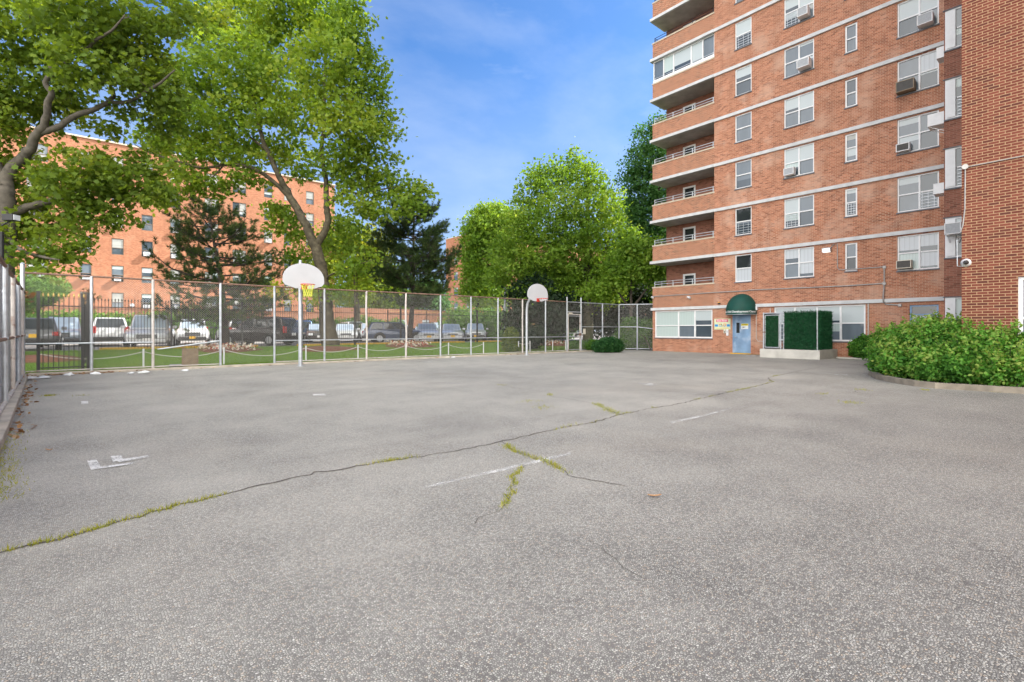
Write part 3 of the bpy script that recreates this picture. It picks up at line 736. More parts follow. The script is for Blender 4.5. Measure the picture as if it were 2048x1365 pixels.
ml, nt, out = new_mat('lit_lamp_lens'); e = nt.nodes.new('ShaderNodeEmission'); e.inputs[0].default_value = (1, .98, .92, 1); e.inputs[1].default_value = 1.3; nt.links.new(e.outputs[0], out.inputs[0])
b = MB(); b.face([(FX - .225, y - .16, z - .09), (FX - .225, y + .16, z - .09), (FX - .225, y + .16, z + .04), (FX - .225, y - .16, z + .04)]); b.face([(FX - .22, y - .16, z - .103), (FX - .22, y + .16, z - .103), (FX - .03, y + .16, z - .103), (FX - .03, y - .16, z - .103)])
obj('lens', b, ml, t)
def bullet_cam(label, px, py, sc=1.0):
    y, z = onx(px, py, FX)[1:]; t = thing('security_camera', (FX, y, z), label, 'camera', 'security cameras on the tower')
    b = MB(); b.tube([(FX - .02, y, z), (FX - .10, y, z - .03)], .03 * sc, 8); b.disc((FX - .012, y, z), .06 * sc, (1, 0, 0), 14, th=.02); obj('mount', b, M['white'], t)
    b = MB(); b.tube([(FX - .06, y + .09 * sc, z + .02), (FX - .16, y - .11 * sc, z - .05)], .062 * sc, 10); b.disc((FX - .163, y - .115 * sc, z - .052), .045, (-.4, -.85, -.3), 10, th=.01)
    obj('camera_body', b, M['white'], t, smooth=False)
bullet_cam('white bullet camera under the lowest balcony', 1379, 595)
bullet_cam('small white camera at the far left corner of the tower', 1306.5, 595, .8)
# dome camera on the near wing
y, z = onx(1932, 526, NWX)[1:]
t = thing('dome_camera', (NWX, y, z), 'white dome camera with a black lens on the near brick wing', 'camera')
b = MB()
for i in range(6):
    r0 = .105 * math.cos(i / 6 * 1.2); r1 = .105 * math.cos((i + 1) / 6 * 1.2); b.tube([(NWX - .002 - .016 * i, y, z), (NWX - .002 - .016 * (i + 1), y, z)], [r0, r1], 18)
obj('housing', b, M['white'], t, smooth=True)
b = MB()
for i in range(5):
    r0 = .058 * math.cos(i / 5 * 1.4); r1 = .058 * math.cos((i + 1) / 5 * 1.4); b.tube([(NWX - .09 - .012 * i, y - .01, z), (NWX - .09 - .012 * (i + 1), y - .01, z)], [r0, r1], 16)
obj('lens', b, M['glass_dark'], t, smooth=True)
b = MB(); b.tube([(NWX - .02, y + .02, z - .09), (NWX - .02, y + .16, z - .07), (NWX - .01, y + .17, z + .6)], .01, 6); obj('cable', b, M['steel'], t)
def pipe(name, label, pts, r, mat, boxes=()):
    t = thing(name, pts[0], label, 'conduit', 'wall conduits'); b = MB(); b.tube(pts, r, 8); obj('tube', b, mat, t)
    if boxes:
        b = MB()
        for p in boxes: b.obox(p, (.05, 0, 0), (0, .065, 0), (0, 0, .065))
        obj('junction_box', b, mat, t, bevel=.01)
    return t
fp = lambda px, py, d=-.03: (FX + d, *onx(px, py, FX)[1:])
pipe('conduit', 'long grey conduit running across the tower above the awning', [fp(1306, 593.5), fp(1380, 589), fp(1428, 585.5), fp(1489, 582.5), fp(1500, 580.8), fp(1690, 572.5), fp(1768, 567.5)], .028, M['conduit'], [fp(1769, 567.5)])
pipe('conduit', 'grey conduit looping from the floodlight down across under the narrow window', [fp(1661, 497), fp(1668, 489), fp(1675, 488), fp(1675.5, 536), fp(1679, 540.5), fp(1768, 534.5)], .022, M['conduit'], [fp(1769, 535)])
pipe('conduit', 'dark vertical conduit dropping over the lintel to a round outlet', [fp(1769, 536, -.035), fp(1769, 566, -.035), fp(1768, 592, -.13), fp(1768, 603, -.13), fp(1771, 609), fp(1800, 611)], .03, M['conduit'], [fp(1800, 611)])
pipe('conduit', 'thin white conduit from the door lamp down to the green cage', [fp(1513, 621), fp(1513, 678), fp(1517, 683), fp(1527, 683)], .018, M['conduit_white'])
pipe('drainpipe', 'thin white pipe right of the lower windows', [fp(1737, 607), fp(1737, 690)], .025, M['conduit_white'])
pipe('drainpipe', 'short white pipe above the left corner of the green cage', [fp(1541, 617), fp(1541, 640)], .025, M['conduit_white'])
npx = lambda px, py, d=-.03: (NWX + d, *onx(px, py, NWX)[1:])
t = pipe('conduit', 'white conduit along the near brick wing with a round junction disc', [npx(2060, 310.5), npx(1936, 334.5), npx(1931, 336), npx(1930, 420), npx(1926, 452), npx(1921, 465)], .014, M['conduit'])
b = MB(); yy, zz = npx(1931, 335)[1:]; b.disc((NWX - .05, yy, zz), .062, (1, 0, 0), 18, th=.06); obj('junction_disc', b, M['conduit_white'], t)

# ------------------------------------------------------------------ green cage on concrete plinth
pl = thing('concrete_plinth', (26.2, 9.2, 0), 'pale concrete plinth against the brick wall', 'plinth')
b = MB(); b.box(25.05, 27.48, 7.9, 10.55, -.02, .42); obj('block', b, M['concrete_pale'], pl, bevel=.02)
cg = thing('equipment_cage', (26.2, 9.2, .42), 'chain link cage filled with dark green plastic hedge on the concrete plinth', 'cage')
CX0 = 25.2; ya = lambda px: onx(px, 660, CX0)[1]
y_a, y_b, y_c = ya(1527), ya(1567.5), ya(1634.5); ZT = 2.17
fr = MB()
for (x, y) in ((CX0, y_a), (CX0, y_b), (CX0, y_c), (27.0, y_a), (27.0, y_c), (CX0, y_b + .14)): fr.tube([(x, y, .42), (x, y, ZT + .04)], .032, 8)
for z in (ZT,):
    fr.tube([(CX0, y_a, z), (CX0, y_b, z)], .026, 8); fr.tube([(CX0, y_a, z), (27.0, y_a, z)], .026, 8); fr.tube([(27, y_a, z), (27, y_c, z)], .026, 8); fr.tube([(CX0, y_c, z), (27, y_c, z)], .026, 8)
for k in range(9): fr.tube([(CX0, y_b, .55 + k * .18), (CX0, y_b + .14, .55 + k * .18)], .012, 5)
obj('frame', fr, M['steel'], cg)
dr2 = MB()
for y in (y_a - .09, y_b + .2): dr2.tube([(CX0 - .03, y, .5), (CX0 - .03, y, ZT - .1)], .024, 8)
for z in (.5, ZT - .1): dr2.tube([(CX0 - .03, y_a - .09, z), (CX0 - .03, y_b + .2, z)], .024, 8)
gd = obj('gate', dr2, M['steel'], cg)
lk = MB(); lk.box(CX0 - .09, CX0 - .02, y_a - .12, y_a + .04, 1.22, 1.27); obj('latch', lk, M['rust'], gd)
rng = np.random.default_rng(5)
TPL_BLADE = np.array([(-.5, 0), (-.35, .6), (0, 1), (.35, .6), (.5, 0)]) * np.array([1, 1.0])
def leaves(C, size, tpl, normal_bias=None, up=.6, rng=rng, dirv=None, spread=1.0, wid=1.0):
    """returns verts for len(C) leaves with template tpl (K,2)"""
    N = len(C); K = len(tpl)
    n = rng.normal(size=(N, 3)) * spread
    n[:, 2] += up
    if normal_bias is not None: n += normal_bias
    n /= np.linalg.norm(n, axis=1)[:, None] + 1e-9
    if dirv is None: d = rng.normal(size=(N, 3)); d[:, 2] -= .35
    else: d = dirv + rng.normal(size=(N, 3)) * .25
    d -= n * np.sum(d * n, axis=1)[:, None]; d /= np.linalg.norm(d, axis=1)[:, None] + 1e-9
    w = np.cross(n, d)
    s = (size * (.5 + .95 * rng.beta(2, 2.4, N)) * 1.08)[:, None, None]
    V = C[:, None, :] + s * (w[:, None, :] * (tpl[None, :, 0:1] * wid) + d[:, None, :] * tpl[None, :, 1:2])
    return V.reshape(-1, 3)
def blades(C, d, length, width, rng=rng):
    N = len(C); d = d / (np.linalg.norm(d, axis=1)[:, None] + 1e-9)
    w = np.cross(d, rng.normal(size=(N, 3))); w /= np.linalg.norm(w, axis=1)[:, None] + 1e-9
    L = length * rng.uniform(.6, 1.3, N); L = L[:, None]
    V = np.stack([C - w * width / 2, C + w * width / 2, C + d * L], axis=1)
    return V.reshape(-1, 3)
def hedge_panel(axis, c, u0, u1, z0, z1, n):
    u = rng.uniform(u0, u1, n); z = rng.uniform(z0, z1, n); dd = rng.uniform(-.05, .01, n)
    C = np.stack([c + dd, u, z], 1) if axis == 'x' else np.stack([u, c + dd, z], 1)
    out = np.array([-1, 0, 0]) if axis == 'x' else np.array([0, -1, 0])
    d = rng.normal(size=(n, 3)) * .5 + out * .5 + np.array([0, 0, .6]); 
    return blades(C, d, .10, .022)
Vp = np.concatenate([hedge_panel('x', CX0 + .02, y_c + .02, y_b - .03, .44, ZT + .05, 9000)])
bk = MB(); bk.box(CX0 + .03, CX0 + .06, y_c, y_b - .02, .43, ZT)
M['hedge_back'] = pm('dark_hedge_backing', (.006, .02, .012), .9, var=.3)
hp = obj('front_panel_backing', bk, M['hedge_back'], cg); np_mesh('front_hedge_panel', Vp, 3, M['fakehedge'], cg, rng.uniform(0, 1, 9000))
bk = MB(); bk.box(CX0 + .03, 26.98, y_c - .01, y_c + .02, .43, ZT); obj('side_panel_backing', bk, M['hedge_back'], cg)
np_mesh('side_hedge_panel', hedge_panel('y', y_c - .02, CX0, 27, .44, ZT + .04, 7000), 3, M['fakehedge'], cg, rng.uniform(0, 1, 7000))
bk = MB(); bk.box(CX0 + .03, CX0 + .06, y_b + .22, y_a - .11, .52, ZT - .14); bk.box(CX0 + .1, 27, y_a - .03, y_a, .43, ZT); obj('gate_backing', bk, M['hedge_back'], gd)
np_mesh('gate_hedge_panel', hedge_panel('x', CX0 + .02, y_b + .22, y_a - .11, .52, ZT - .14, 4500), 3, M['fakehedge'], gd, rng.uniform(0, 1, 4500))

def chain_mesh(mb, A, B, z0, z1, pitch=.072, r=.0022):
    A = Vector(A); B = Vector(B); L = (B - A).length; d = (B - A) / L; nrm = Vector((-d.y, d.x, 0)); H = z1 - z0
    for fam in (1, -1):
        s = -H
        while s < L:
            a0, b0 = s, s + H; t0 = max(0, (0 - a0) / H); t1 = min(1, (L - a0) / H)
            if t1 > t0 + .02:
                p = [(a0 + H * t0, t0), (a0 + H * t1, t1)]
                pts = []
                for (q, t) in p:
                    zz = z0 + H * t if fam == 1 else z1 - H * t
                    pts.append(A + d * q + Vector((0, 0, zz)) + nrm * (.004 * fam))
                n = len(mb.v); ax = (pts[1] - pts[0]).normalized(); u = nrm; w = ax.cross(nrm)
                for pt in pts:
                    for k in range(3):
                        a = 2.094 * k; mb.v.append(tuple(pt + (u * math.cos(a) + w * math.sin(a)) * r))
                for k in range(3): mb.f.append((n + k, n + (k + 1) % 3, n + 3 + (k + 1) % 3, n + 3 + k)); mb.m.append(0)
            s += pitch
b = MB(); chain_mesh(b, (CX0 - .01, y_c, 0), (CX0 - .01, y_b, 0), .44, 2.17, .075, .0035); obj('front_wire_mesh', b, M['cagewire'], cg)
b = MB(); chain_mesh(b, (CX0 - .03, y_b + .2, 0), (CX0 - .03, y_a - .09, 0), .5, 2.07, .075, .0035); obj('gate_wire_mesh', b, M['cagewire'], gd)
FY = 20.4; FH = 3.05
xof = lambda px, y=FY: ony(px, 660, y)[0]
cf = thing('chain_link_fence', (10, FY, 0), 'tall chain link fence with rusty top rail along the far side of the court', 'fence')
postpx = [45, 183, 306, 441, 549, 649, 733, 812, 881, 942, 996, 1045, 1091, 1134]
px_x = [xof(p) for p in postpx]
for i, x in enumerate(px_x):
    b = MB(); r = .055 if i == 0 else .042
    top = FH + (.25 if i in (0, 13) else 0)
    wob = .02 if i in (6, 7) else 0
    b.tube([(x, FY, 0), (x + wob, FY, 1.2), (x - wob, FY, 2.2), (x, FY, top)], r, 10)
    for h in (.35, 1.5, 2.3): b.tube([(x, FY, h), (x, FY, h + .03)], r + .008, 10)
    if i in (0, 13):
        b.tube([(x, FY, top), (x, FY, top + .05)], [r + .01, .02], 10)
    obj('post', b, M['rustpost'] if i in (6, 7, 2, 11) else M['steel'], cf)
b = MB(); b.tube([(px_x[0], FY, FH), (px_x[4], FY, FH - .02), (px_x[8], FY, FH + .01), (px_x[13], FY, FH)], .03, 8); obj('top_rail', b, M['rust'], cf)
for i in range(13):
    b = MB(); x0, x1 = px_x[i], px_x[i + 1]
    if i == 2: b.tube([(x0 + .12, FY - .05, .70), (x1 - .05, FY - .05, .96)], .024, 8); obj('fallen_mid_rail', b, M['steel'], cf)
    elif i == 3: continue
    else: b.tube([(x0, FY - .02, .94), (x1, FY - .02, .94)], .024, 8); obj('mid_rail', b, M['steel'], cf)
    b = MB(); b.tube([(x0, FY, .12), (x1, FY, .12)], .018, 6); obj('bottom_rail', b, M['rustpost'], cf)
b = MB(); chain_mesh(b, (px_x[0], FY + .045, 0), (px_x[13], FY + .045, 0), .12, FH); obj('chain_link_mesh', b, M['wire'], cf)
# gate in the far fence
gx0, gx1 = px_x[13], xof(1162)
gt = thing('pedestrian_gate', ((gx0 + gx1) / 2, FY, 0), 'chain link gate with a door frame in the far fence', 'gate')
b = MB(); b.tube([(gx0 + .1, FY, .02), (gx0 + .1, FY, 2.3)], .035, 8); b.tube([(gx1 - .09, FY, .02), (gx1 - .09, FY, 2.3)], .035, 8); b.tube([(gx0 + .1, FY, 2.3), (gx1 - .09, FY, 2.3)], .03, 8)
obj('door_frame', b, M['rustpost'], gt)
b = MB(); b.tube([(gx0, FY, FH), (gx1, FY, FH)], .028, 8); b.tube([(gx0, FY, 2.45), (gx1, FY, 2.45)], .028, 8); obj('transom_rail', b, M['steel'], gt)
b = MB()
for z in (.15, .95, 1.15, 2.2): b.tube([(gx0 + .14, FY - .03, z), (gx1 - .12, FY - .03, z)], .02, 6)
lf = obj('leaf', b, M['steel'], gt)
b = MB(); chain_mesh(b, (gx0 + .1, FY + .03, 0), (gx1 - .1, FY + .03, 0), .1, FH); obj('chain_link_mesh', b, M['wire'], lf)
b = MB(); b.box(gx1 - .22, gx1 - .05, FY - .09, FY - .03, 1.0, 1.15); obj('lock_box', b, M['rust'], lf)
b = MB(); b.box(gx0 + .1, gx0 + .4, FY - .09, FY - .03, 2.32, 2.4); obj('closer', b, M['cream'], gt)
# fence from gate to the building
ef = thing('chain_link_fence', (25, FY, 0), 'grey chain link fence between the gate and the brick tower', 'fence')
CXR = 27.3; EX, EY = 28.05, YEND + .12
ex = [gx1, xof(1205), xof(1237), CXR - .0]
pts = [(gx1, FY), (xof(1205), FY), (xof(1238), FY), ((xof(1238) + EX) / 2, (FY + EY) / 2), (EX, EY)]
for i, (x, y) in enumerate(pts):
    b = MB(); b.tube([(x, y, 0), (x, y, FH + (.3 if i in (0, 4) else 0))], .045, 10); obj('post', b, M['steel'], ef)
b = MB(); b.tube([(x, y, FH) for x, y in pts], .028, 8); obj('top_rail', b, M['steel'], ef)
b = MB(); b.tube([(x, y - .02, 1.55 if i != 4 else 1.4) for i, (x, y) in enumerate(pts)], .024, 8); obj('mid_rail', b, M['steel'], ef)
b = MB(); b.tube([(x, y, .1) for x, y in pts], .02, 8); obj('bottom_rail', b, M['steel'], ef)
b = MB(); chain_mesh(b, (*pts[0], 0), (*pts[2], 0), .1, FH); chain_mesh(b, (*pts[2], 0), (*pts[4], 0), .1, FH); obj('chain_link_mesh', b, M['wire'], ef)
t = thing('notice_plate', (xof(1167.5), FY, 1.0), 'small cream plate hung on the fence right of the gate', 'sign'); x = xof(1167.5)
b = MB(); b.box(x - .11, x + .11, FY - .06, FY - .045, 1.08, 1.42); obj('panel', b, M['cream'], t, bevel=.004)
# left fence
lf = thing('chain_link_fence', (-1.5, 14, 0), 'weathered whitish chain link fence along the left edge of the court', 'fence')
LH = 2.45
lx = lambda y: -1.60 + (20.0 - y) * .0515
for i, y in enumerate((18.6, 16.6, 14.3, 12.0, 9.6, 7.2, 4.8)):
    b = MB(); b.tube([(lx(y), y, 0), (lx(y), y, LH + .03)], .036, 10)
    for h in (.4, 1.2, 2.0): b.tube([(lx(y), y, h), (lx(y), y, h + .04)], .044, 10)
    obj('post', b, M['steel'] if i % 2 else M['rustpost'], lf)
for z, m in ((LH, 'rust'), (1.2, 'rust'), (.12, 'rustpost')):
    b = MB(); b.tube([(lx(20.3), 20.3, z), (lx(4), 4, z)], .03, 8); obj('rail', b, M[m], lf)
b = MB(); chain_mesh(b, (lx(20.3) - .05, 20.3, 0), (lx(4) - .05, 4, 0), .12, LH, .09, .003); obj('chain_link_mesh', b, M['steel'], lf)
b = MB(); b.box(-1.80, -1.77, 14.4, 20.2, .1, LH - .03); obj('privacy_screen', b, pm('pale_screen', (.58, .66, .76), .7, var=.12, scale=4), lf, bevel=.004)
bw = thing('brick_wall', (-2.6, 10, 0), 'low pale brick wall behind the left fence', 'wall')
b = MB(); b.box(-2.5, -2.1, 2, 15.2, -.02, 1.75); obj('masonry', b, brick('pale_wall_brick', (.42, .30, .22), (.55, .43, .33), (.5, .48, .44), (.3, .2, .15), (.6, .55, .48)), bw)

# ------------------------------------------------------------------ black iron fences
def iron_fence(name, label, A, B, h, bays, zf, gold=False, gap=.115, cat='fence'):
    A = Vector(A); B = Vector(B); t = thing(name, ((A + B) / 2).to_tuple(), label, cat); L = (B - A).length; d = (B - A) / L
    for k in range(bays + 1):
        p = A + d * L * k / bays; z = zf(p.x, p.y); b = MB(); b.obox((p.x, p.y, z + (h + .12) / 2), (.04, 0, 0), (0, .04, 0), (0, 0, (h + .12) / 2)); b.obox((p.x, p.y, z + h + .14), (.05, 0, 0), (0, .05, 0), (0, 0, .02)); obj('post', b, M['black'], t)
    for k in range(bays):
        b = MB(); g = MB(); p0 = A + d * (L * k / bays + .045); p1 = A + d * (L * (k + 1) / bays - .045); n = max(2, int((p1 - p0).length / gap))
        za, zb = zf(p0.x, p0.y), zf(p1.x, p1.y)
        for zz in (.16, h - .28): b.tube([(p0.x, p0.y, za + zz), (p1.x, p1.y, zb + zz)], .018, 4)
        for i in range(n):
            f = (i + .5) / n; p = p0.lerp(p1, f); z = za + (zb - za) * f
            b.tube([(p.x, p.y, z + .05), (p.x, p.y, z + h)], .0105, 4)
            (g if gold else b).tube([(p.x, p.y, z + h + .001), (p.x, p.y, z + h + .04), (p.x, p.y, z + h + .13)], [.012, .03, .002], 5)
        o = obj('picket_panel', b, M['black'], t)
        if gold: obj('spear_tip', g, M['gold'], o)
    return t
iron_fence('iron_fence', 'long black iron picket fence along the car park edge', (-.28, 28.55, 0), (27, 28.55, 0), 2.2, 9, lawnz)
iron_fence('iron_fence', 'black iron fence with gold spear tips right behind the left corner', (-1.35, 20.72, 0), (-.20, 20.72, 0), 2.35, 1, lawnz, True)
iron_fence('iron_fence', 'black iron fence running away from the corner across the lawn', (-.34, 20.9, 0), (-.28, 28.4, 0), 2.35, 3, lawnz, True)
iron_fence('iron_fence', 'distant black iron fence with gold tips on the far side of the car park', (24, 49, 0), (62, 49, 0), 2.9, 8, lambda x, y: LOTZ, True, .16)

# ------------------------------------------------------------------ lawn chain posts
cpx = [(287, 740), (448, 735), (612, 727), (716, 722), (811, 719), (897, 714), (967, 711), (1037, 708), (1060, 706), (1105, 706), (1131, 704)]
prev = None
for i, (px, py) in enumerate(cpx):
    x = ony(px, 660, 21.2)[0]; z = lawnz(x, 21.2); hh = .62
    nm = ['leftmost', 'second', 'third', 'fourth', 'fifth', 'sixth', 'seventh', 'eighth', 'ninth', 'tenth', 'last'][i]
    t = thing('chain_post', (x, 21.2, z), f'small white chain post on the lawn, {nm} from the left along the fence', 'post', 'white chain posts on the lawn')
    b = MB(); b.tube([(x, 21.2, z - .02), (x + (.03 if i == 9 else 0), 21.2, z + hh)], .028, 8); b.tube([(x + (.03 if i == 9 else 0), 21.2, z + hh), (x + (.03 if i == 9 else 0), 21.2, z + hh + .04)], [.036, .02], 8); obj('shaft', b, M['white'], t)
    if prev is not None and i not in (7, 9, 10):
        x0 = prev; c = thing('rope_chain', ((x + x0) / 2, 21.2, z), f'drooping white chain left of the {nm} lawn post', 'chain', 'white lawn chains')
        sag = min(.3, .09 * (x - x0)); b = MB()
        b.tube([(x0 + (x - x0) * s, 21.2, lawnz(x0 + (x - x0) * s, 21.2) + .56 - sag * 4 * s * (1 - s)) for s in np.linspace(0, 1, 15)], .014, 5); obj('links', b, M['concrete_pale'], c)
    if i == 0:
        c = thing('rope_chain', (x - 1, 21.2, z), 'drooping white chain running left from the leftmost lawn post', 'chain', 'white lawn chains'); b = MB(); x0 = x - 2.6
        b.tube([(x0 + (x - x0) * s, 21.2, z + .56 - .2 * 4 * s * (1 - s)) for s in np.linspace(0, 1, 15)], .014, 5); obj('links', b, M['concrete_pale'], c)
    prev = x

# ------------------------------------------------------------------ basketball hoops
def hoop(label, x, yb, px_pole, netmat, goose, netlabel, boardx):
    t = thing('basketball_hoop', (px_pole[0], px_pole[1], 0), label, 'basketball hoop', 'basketball hoops')
    X, Y = px_pole[:2]
    b = MB()
    if goose: b.tube([(X, Y, 0), (X, Y, 2.35), (X, Y - .06, 2.75), (X + .03, Y - .25, 3.05), (X + .03, Y - .6, 3.2), (boardx, yb + .06, 3.22)], .065, 12)
    else: b.tube([(X, Y, 0), (X, Y, 3.85)], .07, 12); b.tube([(X, Y, 3.85), (X, Y, 3.95)], [.05, .05], 10)
    b.tube([(X, Y, 0), (X, Y, .02)], .12, 12)
    obj('pole', b, M['steel'], t)
    b = MB()
    if not goose:
        for z in (2.98, 3.4): b.tube([(X, Y, z), (boardx + .0, yb + .05, z)], .035, 8)
    for sx in (-.4, .4): b.tube([(boardx + sx, yb + .04, 2.95), (boardx, yb + .3, 3.2)], .02, 6)
    obj('bracket', b, M['steel'], t)
    # fan-shaped board
    W = .70; out = []
    out += [(-.28, 2.81), (.28, 2.81), (.62, 2.92), (W, 3.02), (W, 3.16)]
    for k in range(1, 16): 
        a = math.pi * k / 16; out.append((W * math.cos(a), 3.16 + .54 * math.sin(a)))
    out += [(-W, 3.16), (-W, 3.02), (-.62, 2.92)]
    b = MB(); fr = [(boardx + p[0], yb, p[1]) for p in out]; bk = [(boardx + p[0], yb + .04, p[1]) for p in out]
    b.face(fr); b.face(bk[::-1])
    for i in range(len(out)): j = (i + 1) % len(out); b.face([fr[i], fr[j], bk[j], bk[i]])
    obj('backboard', b, M['board'], t)
    rx, ry, rz = boardx, yb - .40, 2.93
    b = MB(); b.tube([(rx + .228 * math.cos(a), ry + .228 * math.sin(a), rz) for a in np.linspace(0, 2 * math.pi, 33)], .012, 8, cap=False)
    b.tube([(rx - .08, ry + .21, rz), (rx - .08, yb, rz - .06)], .012, 6); b.tube([(rx + .08, ry + .21, rz), (rx + .08, yb, rz - .06)], .012, 6)
    b.box(rx - .1, rx + .1, yb - .02, yb - .002, rz - .15, rz + .03); b.box(rx - .055, rx + .055, yb - .17, yb - .021, rz - .012, rz + .01)
    rim = obj('rim', b, M['red'], t)
    b = MB(); n = 12; rows = [(0, .225), (-.11, .185), (-.22, .15), (-.33, .135), (-.42, .13)]
    m = len(rows) if netmat is M['net'] else 2
    for k in range(n):
        for s in (1, -1):
            b.tube([(rx + r * math.cos(2 * math.pi * (k + s * .5 * i) / n), ry + r * math.sin(2 * math.pi * (k + s * .5 * i) / n), rz + z) for i, (z, r) in enumerate(rows[:m])], .0055, 4)
    obj('net', b, netmat, rim)
    return t
hoop('nearer basketball hoop, straight pole with a yellow net', 0, 17.9, (5.79, 19.0), M['net'], False, '', 5.58)
hoop('farther basketball hoop on a curved gooseneck pole with hardly any net', 0, 18.15, (17.5, 19.4), M['netwhite'], True, '', 17.15)
# ------------------------------------------------------------------ parked cars
def paint(name, col, metal=.3): 
    m, nt, out = new_mat(name); g = NT(nt); v = objvec(g)
    c = g.ramp(g.noise(v, 2.0, 4), [(.3, tuple(x * .88 for x in col)), (.7, col)])
    g.bsdf(out, c, .3, metal, .5, None, coat=1.0); return m
PA = dict(silver=paint('silver_paint', (.62, .63, .645), .12), white=paint('white_paint', (.74, .75, .76), 0), grey=paint('dark_grey_paint', (.16, .17, .185), .3),
          black=paint('black_paint', (.045, .036, .036), .1), navy=paint('navy_paint', (.06, .085, .16), .2), blue=paint('blue_paint', (.03, .10, .28), .3), bluegrey=paint('blue_grey_paint', (.34, .41, .48), .2), beige=paint('beige_paint', (.48, .45, .40), .4), dkgreen=paint('dark_slate_paint', (.05, .06, .06), .3))
M['carglass'] = glassmat('car_glass', (.05, .06, .07)); M['carglass_bright'] = glassmat('sky_bright_windscreen', (.30, .36, .42))
M['tyre'] = pm('tyre_rubber', (.02, .02, .02), .85, var=.2); M['rim'] = pm('alloy_rim', (.45, .46, .48), .35, .7, var=.1)
M['trim'] = pm('black_plastic_trim', (.03, .03, .032), .6, var=.2); M['headlamp'] = pm('headlamp_lens', (.62, .65, .68), .12, var=.1, coat=1); M['taillamp'] = pm('tail_lamp_red', (.42, .015, .012), .2, var=.1, coat=1)
M['plate_yellow'] = pm('yellow_plate', (.80, .46, .04), .5, var=.06); M['plate_white'] = pm('white_plate', (.75, .75, .75), .5, var=.06)
KIND = {  # L, W, H, belt profile, greenhouse base x0 x1, roof x0 x1
 'suv': (4.6, 1.86, 1.70, [.80, 1.0, 1.05, 1.06, 1.03, 1.0, .97, .92, .82, .66], -2.18, 1.15, -1.95, .38),
 'van': (5.0, 1.95, 1.76, [.82, 1.0, 1.04, 1.04, 1.01, .99, .95, .86, .76, .62], -2.42, 1.45, -2.25, .55),
 'sedan': (4.75, 1.80, 1.46, [.70, .90, .96, .95, .92, .91, .87, .79, .71, .56], -1.85, 1.12, -1.12, .28),
 'hatch': (4.3, 1.76, 1.52, [.74, .92, .98, .98, .95, .93, .89, .82, .74, .58], -2.05, 1.15, -1.75, .30)}
CG = 'cars in the car park'
def car(kind, colour, px, yrow, heading, label, plate='plate_white', front_glass='carglass', group=CG):
    L, W, H, belt, gb0, gb1, gr0, gr1 = KIND[kind]
    x = ony(px, 660, yrow)[0]
    t = thing('parked_car', (x, yrow, LOTZ), label, 'car', group, rad(heading)); pm_ = PA[colour]
    hw = W / 2; sx = [-L/2, -L/2+.08, -L/2+.35, -1.2, 0, .95, 1.5, L/2-.38, L/2-.09, L/2]
    zb = [.44, .33, .28, .24, .24, .24, .24, .28, .34, .42]; wf = [.80, .94, .985, 1, 1, 1, .99, .95, .86, .70]
    b = MB(); rings = []
    for i, s in enumerate(sx):
        w = hw * wf[i]; zt = belt[i]; zl = zb[i]; zm = zl + (zt - zl) * .55
        half = [(w * .82, zl), (w * .97, zl + .10), (w, zm), (w * .985, zt - .14), (w * .93, zt - .035), (w * .80, zt + .012), (0, zt + .03)]
        ring = [(s, p[0], p[1]) for p in half] + [(s, -p[0], p[1]) for p in half[-2::-1]]
        rings.append(len(b.v)); b.v += ring
    n = 13
    for i in range(len(sx) - 1):
        for k in range(n - 1): a = rings[i] + k; c = rings[i + 1] + k; b.f.append((a, c, c + 1, a + 1)); b.m.append(0)
        b.f.append((rings[i], rings[i] + n - 1, rings[i + 1] + n - 1, rings[i + 1])); b.m.append(0)
    b.f.append(tuple(rings[0] + k for k in range(n))); b.m.append(0); b.f.append(tuple(rings[-1] + k for k in range(n))[::-1]); b.m.append(0)
    # greenhouse
    zB = min(belt[3:6]) - .01; wb = hw * .94; wr = hw * .76
    base = [(gb0, wb * .93), (gb1, wb * .86)]; roof = [(gr0, wr * .97), (gr1, wr * .93)]
    mx = (gr0 + gr1) / 2
    G = [(gb0, wb * .93, zB), (gb1, wb * .86, zB), (gr1, wr * .93, H - .05), (gr0, wr * .97, H - .05)]
    bm = bmesh.new(); vs = [bm.verts.new(p) for p in G] + [bm.verts.new((p[0], -p[1], p[2])) for p in G]
    for q in ((0, 1, 2, 3), (4, 7, 6, 5), (0, 3, 7, 4), (1, 5, 6, 2), (3, 2, 6, 7), (0, 4, 5, 1)): bm.faces.new([vs[k] for k in q])
    bm.normal_update(); ed = [e for e in bm.edges if (e.verts[0].co.z + e.verts[1].co.z) / 2 > zB + .1]
    bmesh.ops.bevel(bm, geom=ed, offset=.09, segments=3, profile=.5, affect='EDGES', clamp_overlap=True)
    bm.verts.index_update(); n0 = len(b.v); b.v += [tuple(v.co) for v in bm.verts]
    for f in bm.faces: b.f.append(tuple(n0 + v.index for v in f.verts)); b.m.append(0)
    bm.free()
    # slight roof crown
    b.face([(gr0 + .12, -wr * .8, H - .045), (gr1 - .12, -wr * .8, H - .045), (gr1 - .12, wr * .8, H - .045), (gr0 + .12, wr * .8, H - .045)])
    body = obj('body', b, pm_, t, local=True, smooth=True)
    try:
        md = body.modifiers.new('Split', 'EDGE_SPLIT'); md.split_angle = rad(38)
    except Exception: pass
    def panel(c, u0, u1, v0, v1, off):
        c = [Vector(p) for p in c]; f = lambda u, v: (c[0].lerp(c[1], u)).lerp(c[3].lerp(c[2], u), v)
        nrm = (c[1] - c[0]).cross(c[3] - c[0]).normalized(); ctr = (c[0] + c[1] + c[2] + c[3]) / 4
        if nrm.dot(ctr - Vector((0, 0, .8))) < 0: nrm = -nrm
        return [tuple(f(u, v) + nrm * off) for u, v in ((u0, v0), (u1, v0), (u1, v1), (u0, v1))]
    m2 = lambda p: (p[0], -p[1], p[2])
